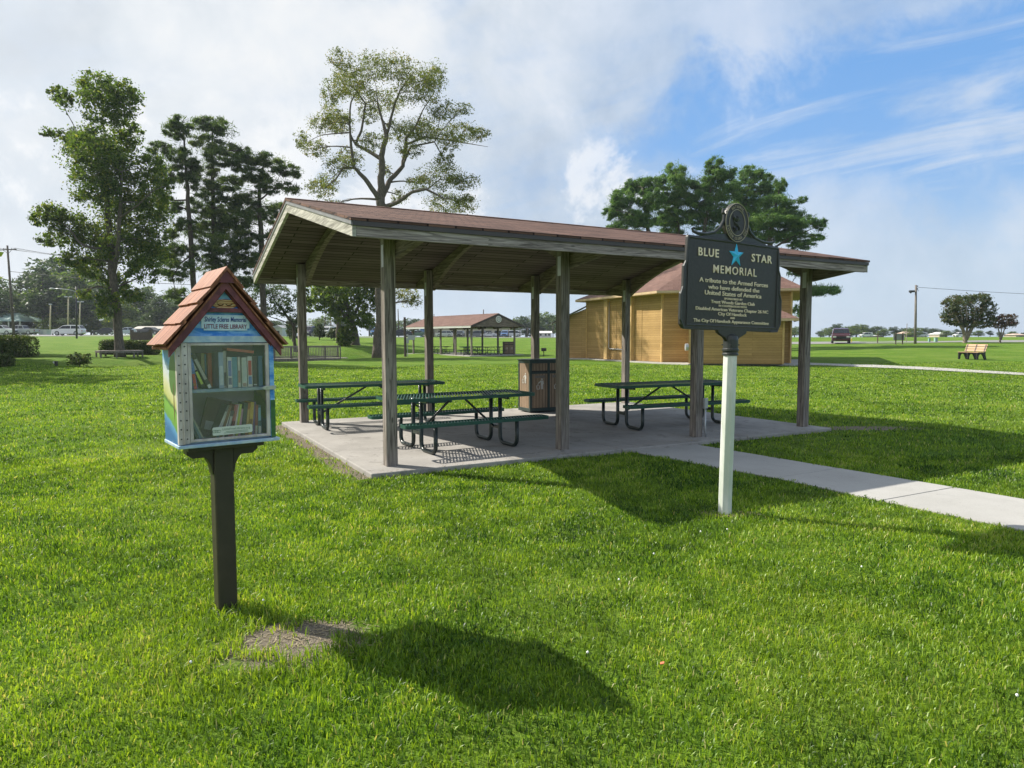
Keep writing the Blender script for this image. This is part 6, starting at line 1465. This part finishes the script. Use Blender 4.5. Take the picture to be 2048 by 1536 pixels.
V = np.concatenate([s[0] for s in sets]); T = np.concatenate([s[1] for s in sets]); n = len(V)
base = (np.arange(n)*5)[:, None]
tris = np.concatenate([base+np.array([[0, 1, 2]]), base+np.array([[0, 2, 3]]), base+np.array([[3, 2, 4]])], 1).reshape(-1, 3)
gr_ = npmesh('grass', V.reshape(-1, 3), tris, grass_mat(), np.repeat(T, 5))
tag(gr_, 'short mown grass blades covering the lawn', 'grass', kind='stuff')
# white clover heads and a scrap of litter in the grass
rn = random.Random(5); b = MB()
for k in range(9):
    x, y = rn.uniform(-1.6, 2.6), rn.uniform(2.5, 5.6); b.lathe([(.002, .0), (.006, .004), (.007, .009), (.003, .014)], (x, y, .045), 6)
tag(b.build('clover_flowers', M['white']), 'tiny white clover heads scattered in the near grass', 'clover', kind='stuff')
p = atZ(1324, 1327, .03); b = MB(); b.prism([(-.011, -.005), (.008, -.008), (.012, .005), (-.005, .008)], p, (1, 0, .3), (0, 1, .2), (0, 0, .004))
tag(b.build('litter_scrap', paint('orange_wrapper', (.6, .17, .08), .1)), 'small orange scrap of litter lying in the near grass', 'litter')
tag(None) if False else None

b = MB(); rn = random.Random(8)
def straw(x, y, z=.004, L=.03):
    a = rn.uniform(0, 6.28); b.beam((x, y, z), (x+L*math.cos(a), y+L*math.sin(a), z+rn.uniform(0, .008)), rn.uniform(.0015, .004), .002)
for k in range(420):
    a, q = rn.uniform(0, 6.28), rn.random()**.6; straw(-1.15+.46*q*math.cos(a), 3.50+.36*q*math.sin(a), .003, rn.uniform(.008, .045))
for k in range(380): p = pl2w(rn.uniform(-.42, -.02), rn.uniform(0, SW)); straw(p.x, p.y, .008, rn.uniform(.01, .05))
for k in range(160): p = pl2w(rn.uniform(.03, SL-.1), rn.uniform(.02, .25)**1.2); straw(p.x, p.y, ZS+.001, rn.uniform(.01, .04))
for k in range(140): a = rn.uniform(0, 6.28); straw(1.95+rn.uniform(.05, .32)*math.cos(a), 6.09+rn.uniform(.05, .14)*math.sin(a), .01, .04)
tag(b.build('dry_straw', paint('straw', (.34, .28, .17), .4, 60)), 'dry straw and clippings on the bare soil and slab edges', 'straw', kind='stuff')

# ------------------------------------------------------------------ haze
hz = newmat('haze_air'); hz.n.remove(hz.b); pv = hz.new('ShaderNodeVolumePrincipled'); pv.inputs['Color'].default_value = (.80, .88, 1, 1); pv.inputs['Density'].default_value = .00024; pv.inputs['Anisotropy'].default_value = .3
hz.l.new(pv.outputs[0], hz.o.inputs['Volume'])
b = MB(); b.lohi((-2600, -200, -3), (2600, 3100, 60)); tag(b.build('haze', hz.m), 'thin pale haze over the park and distant trees', 'haze', kind='stuff')
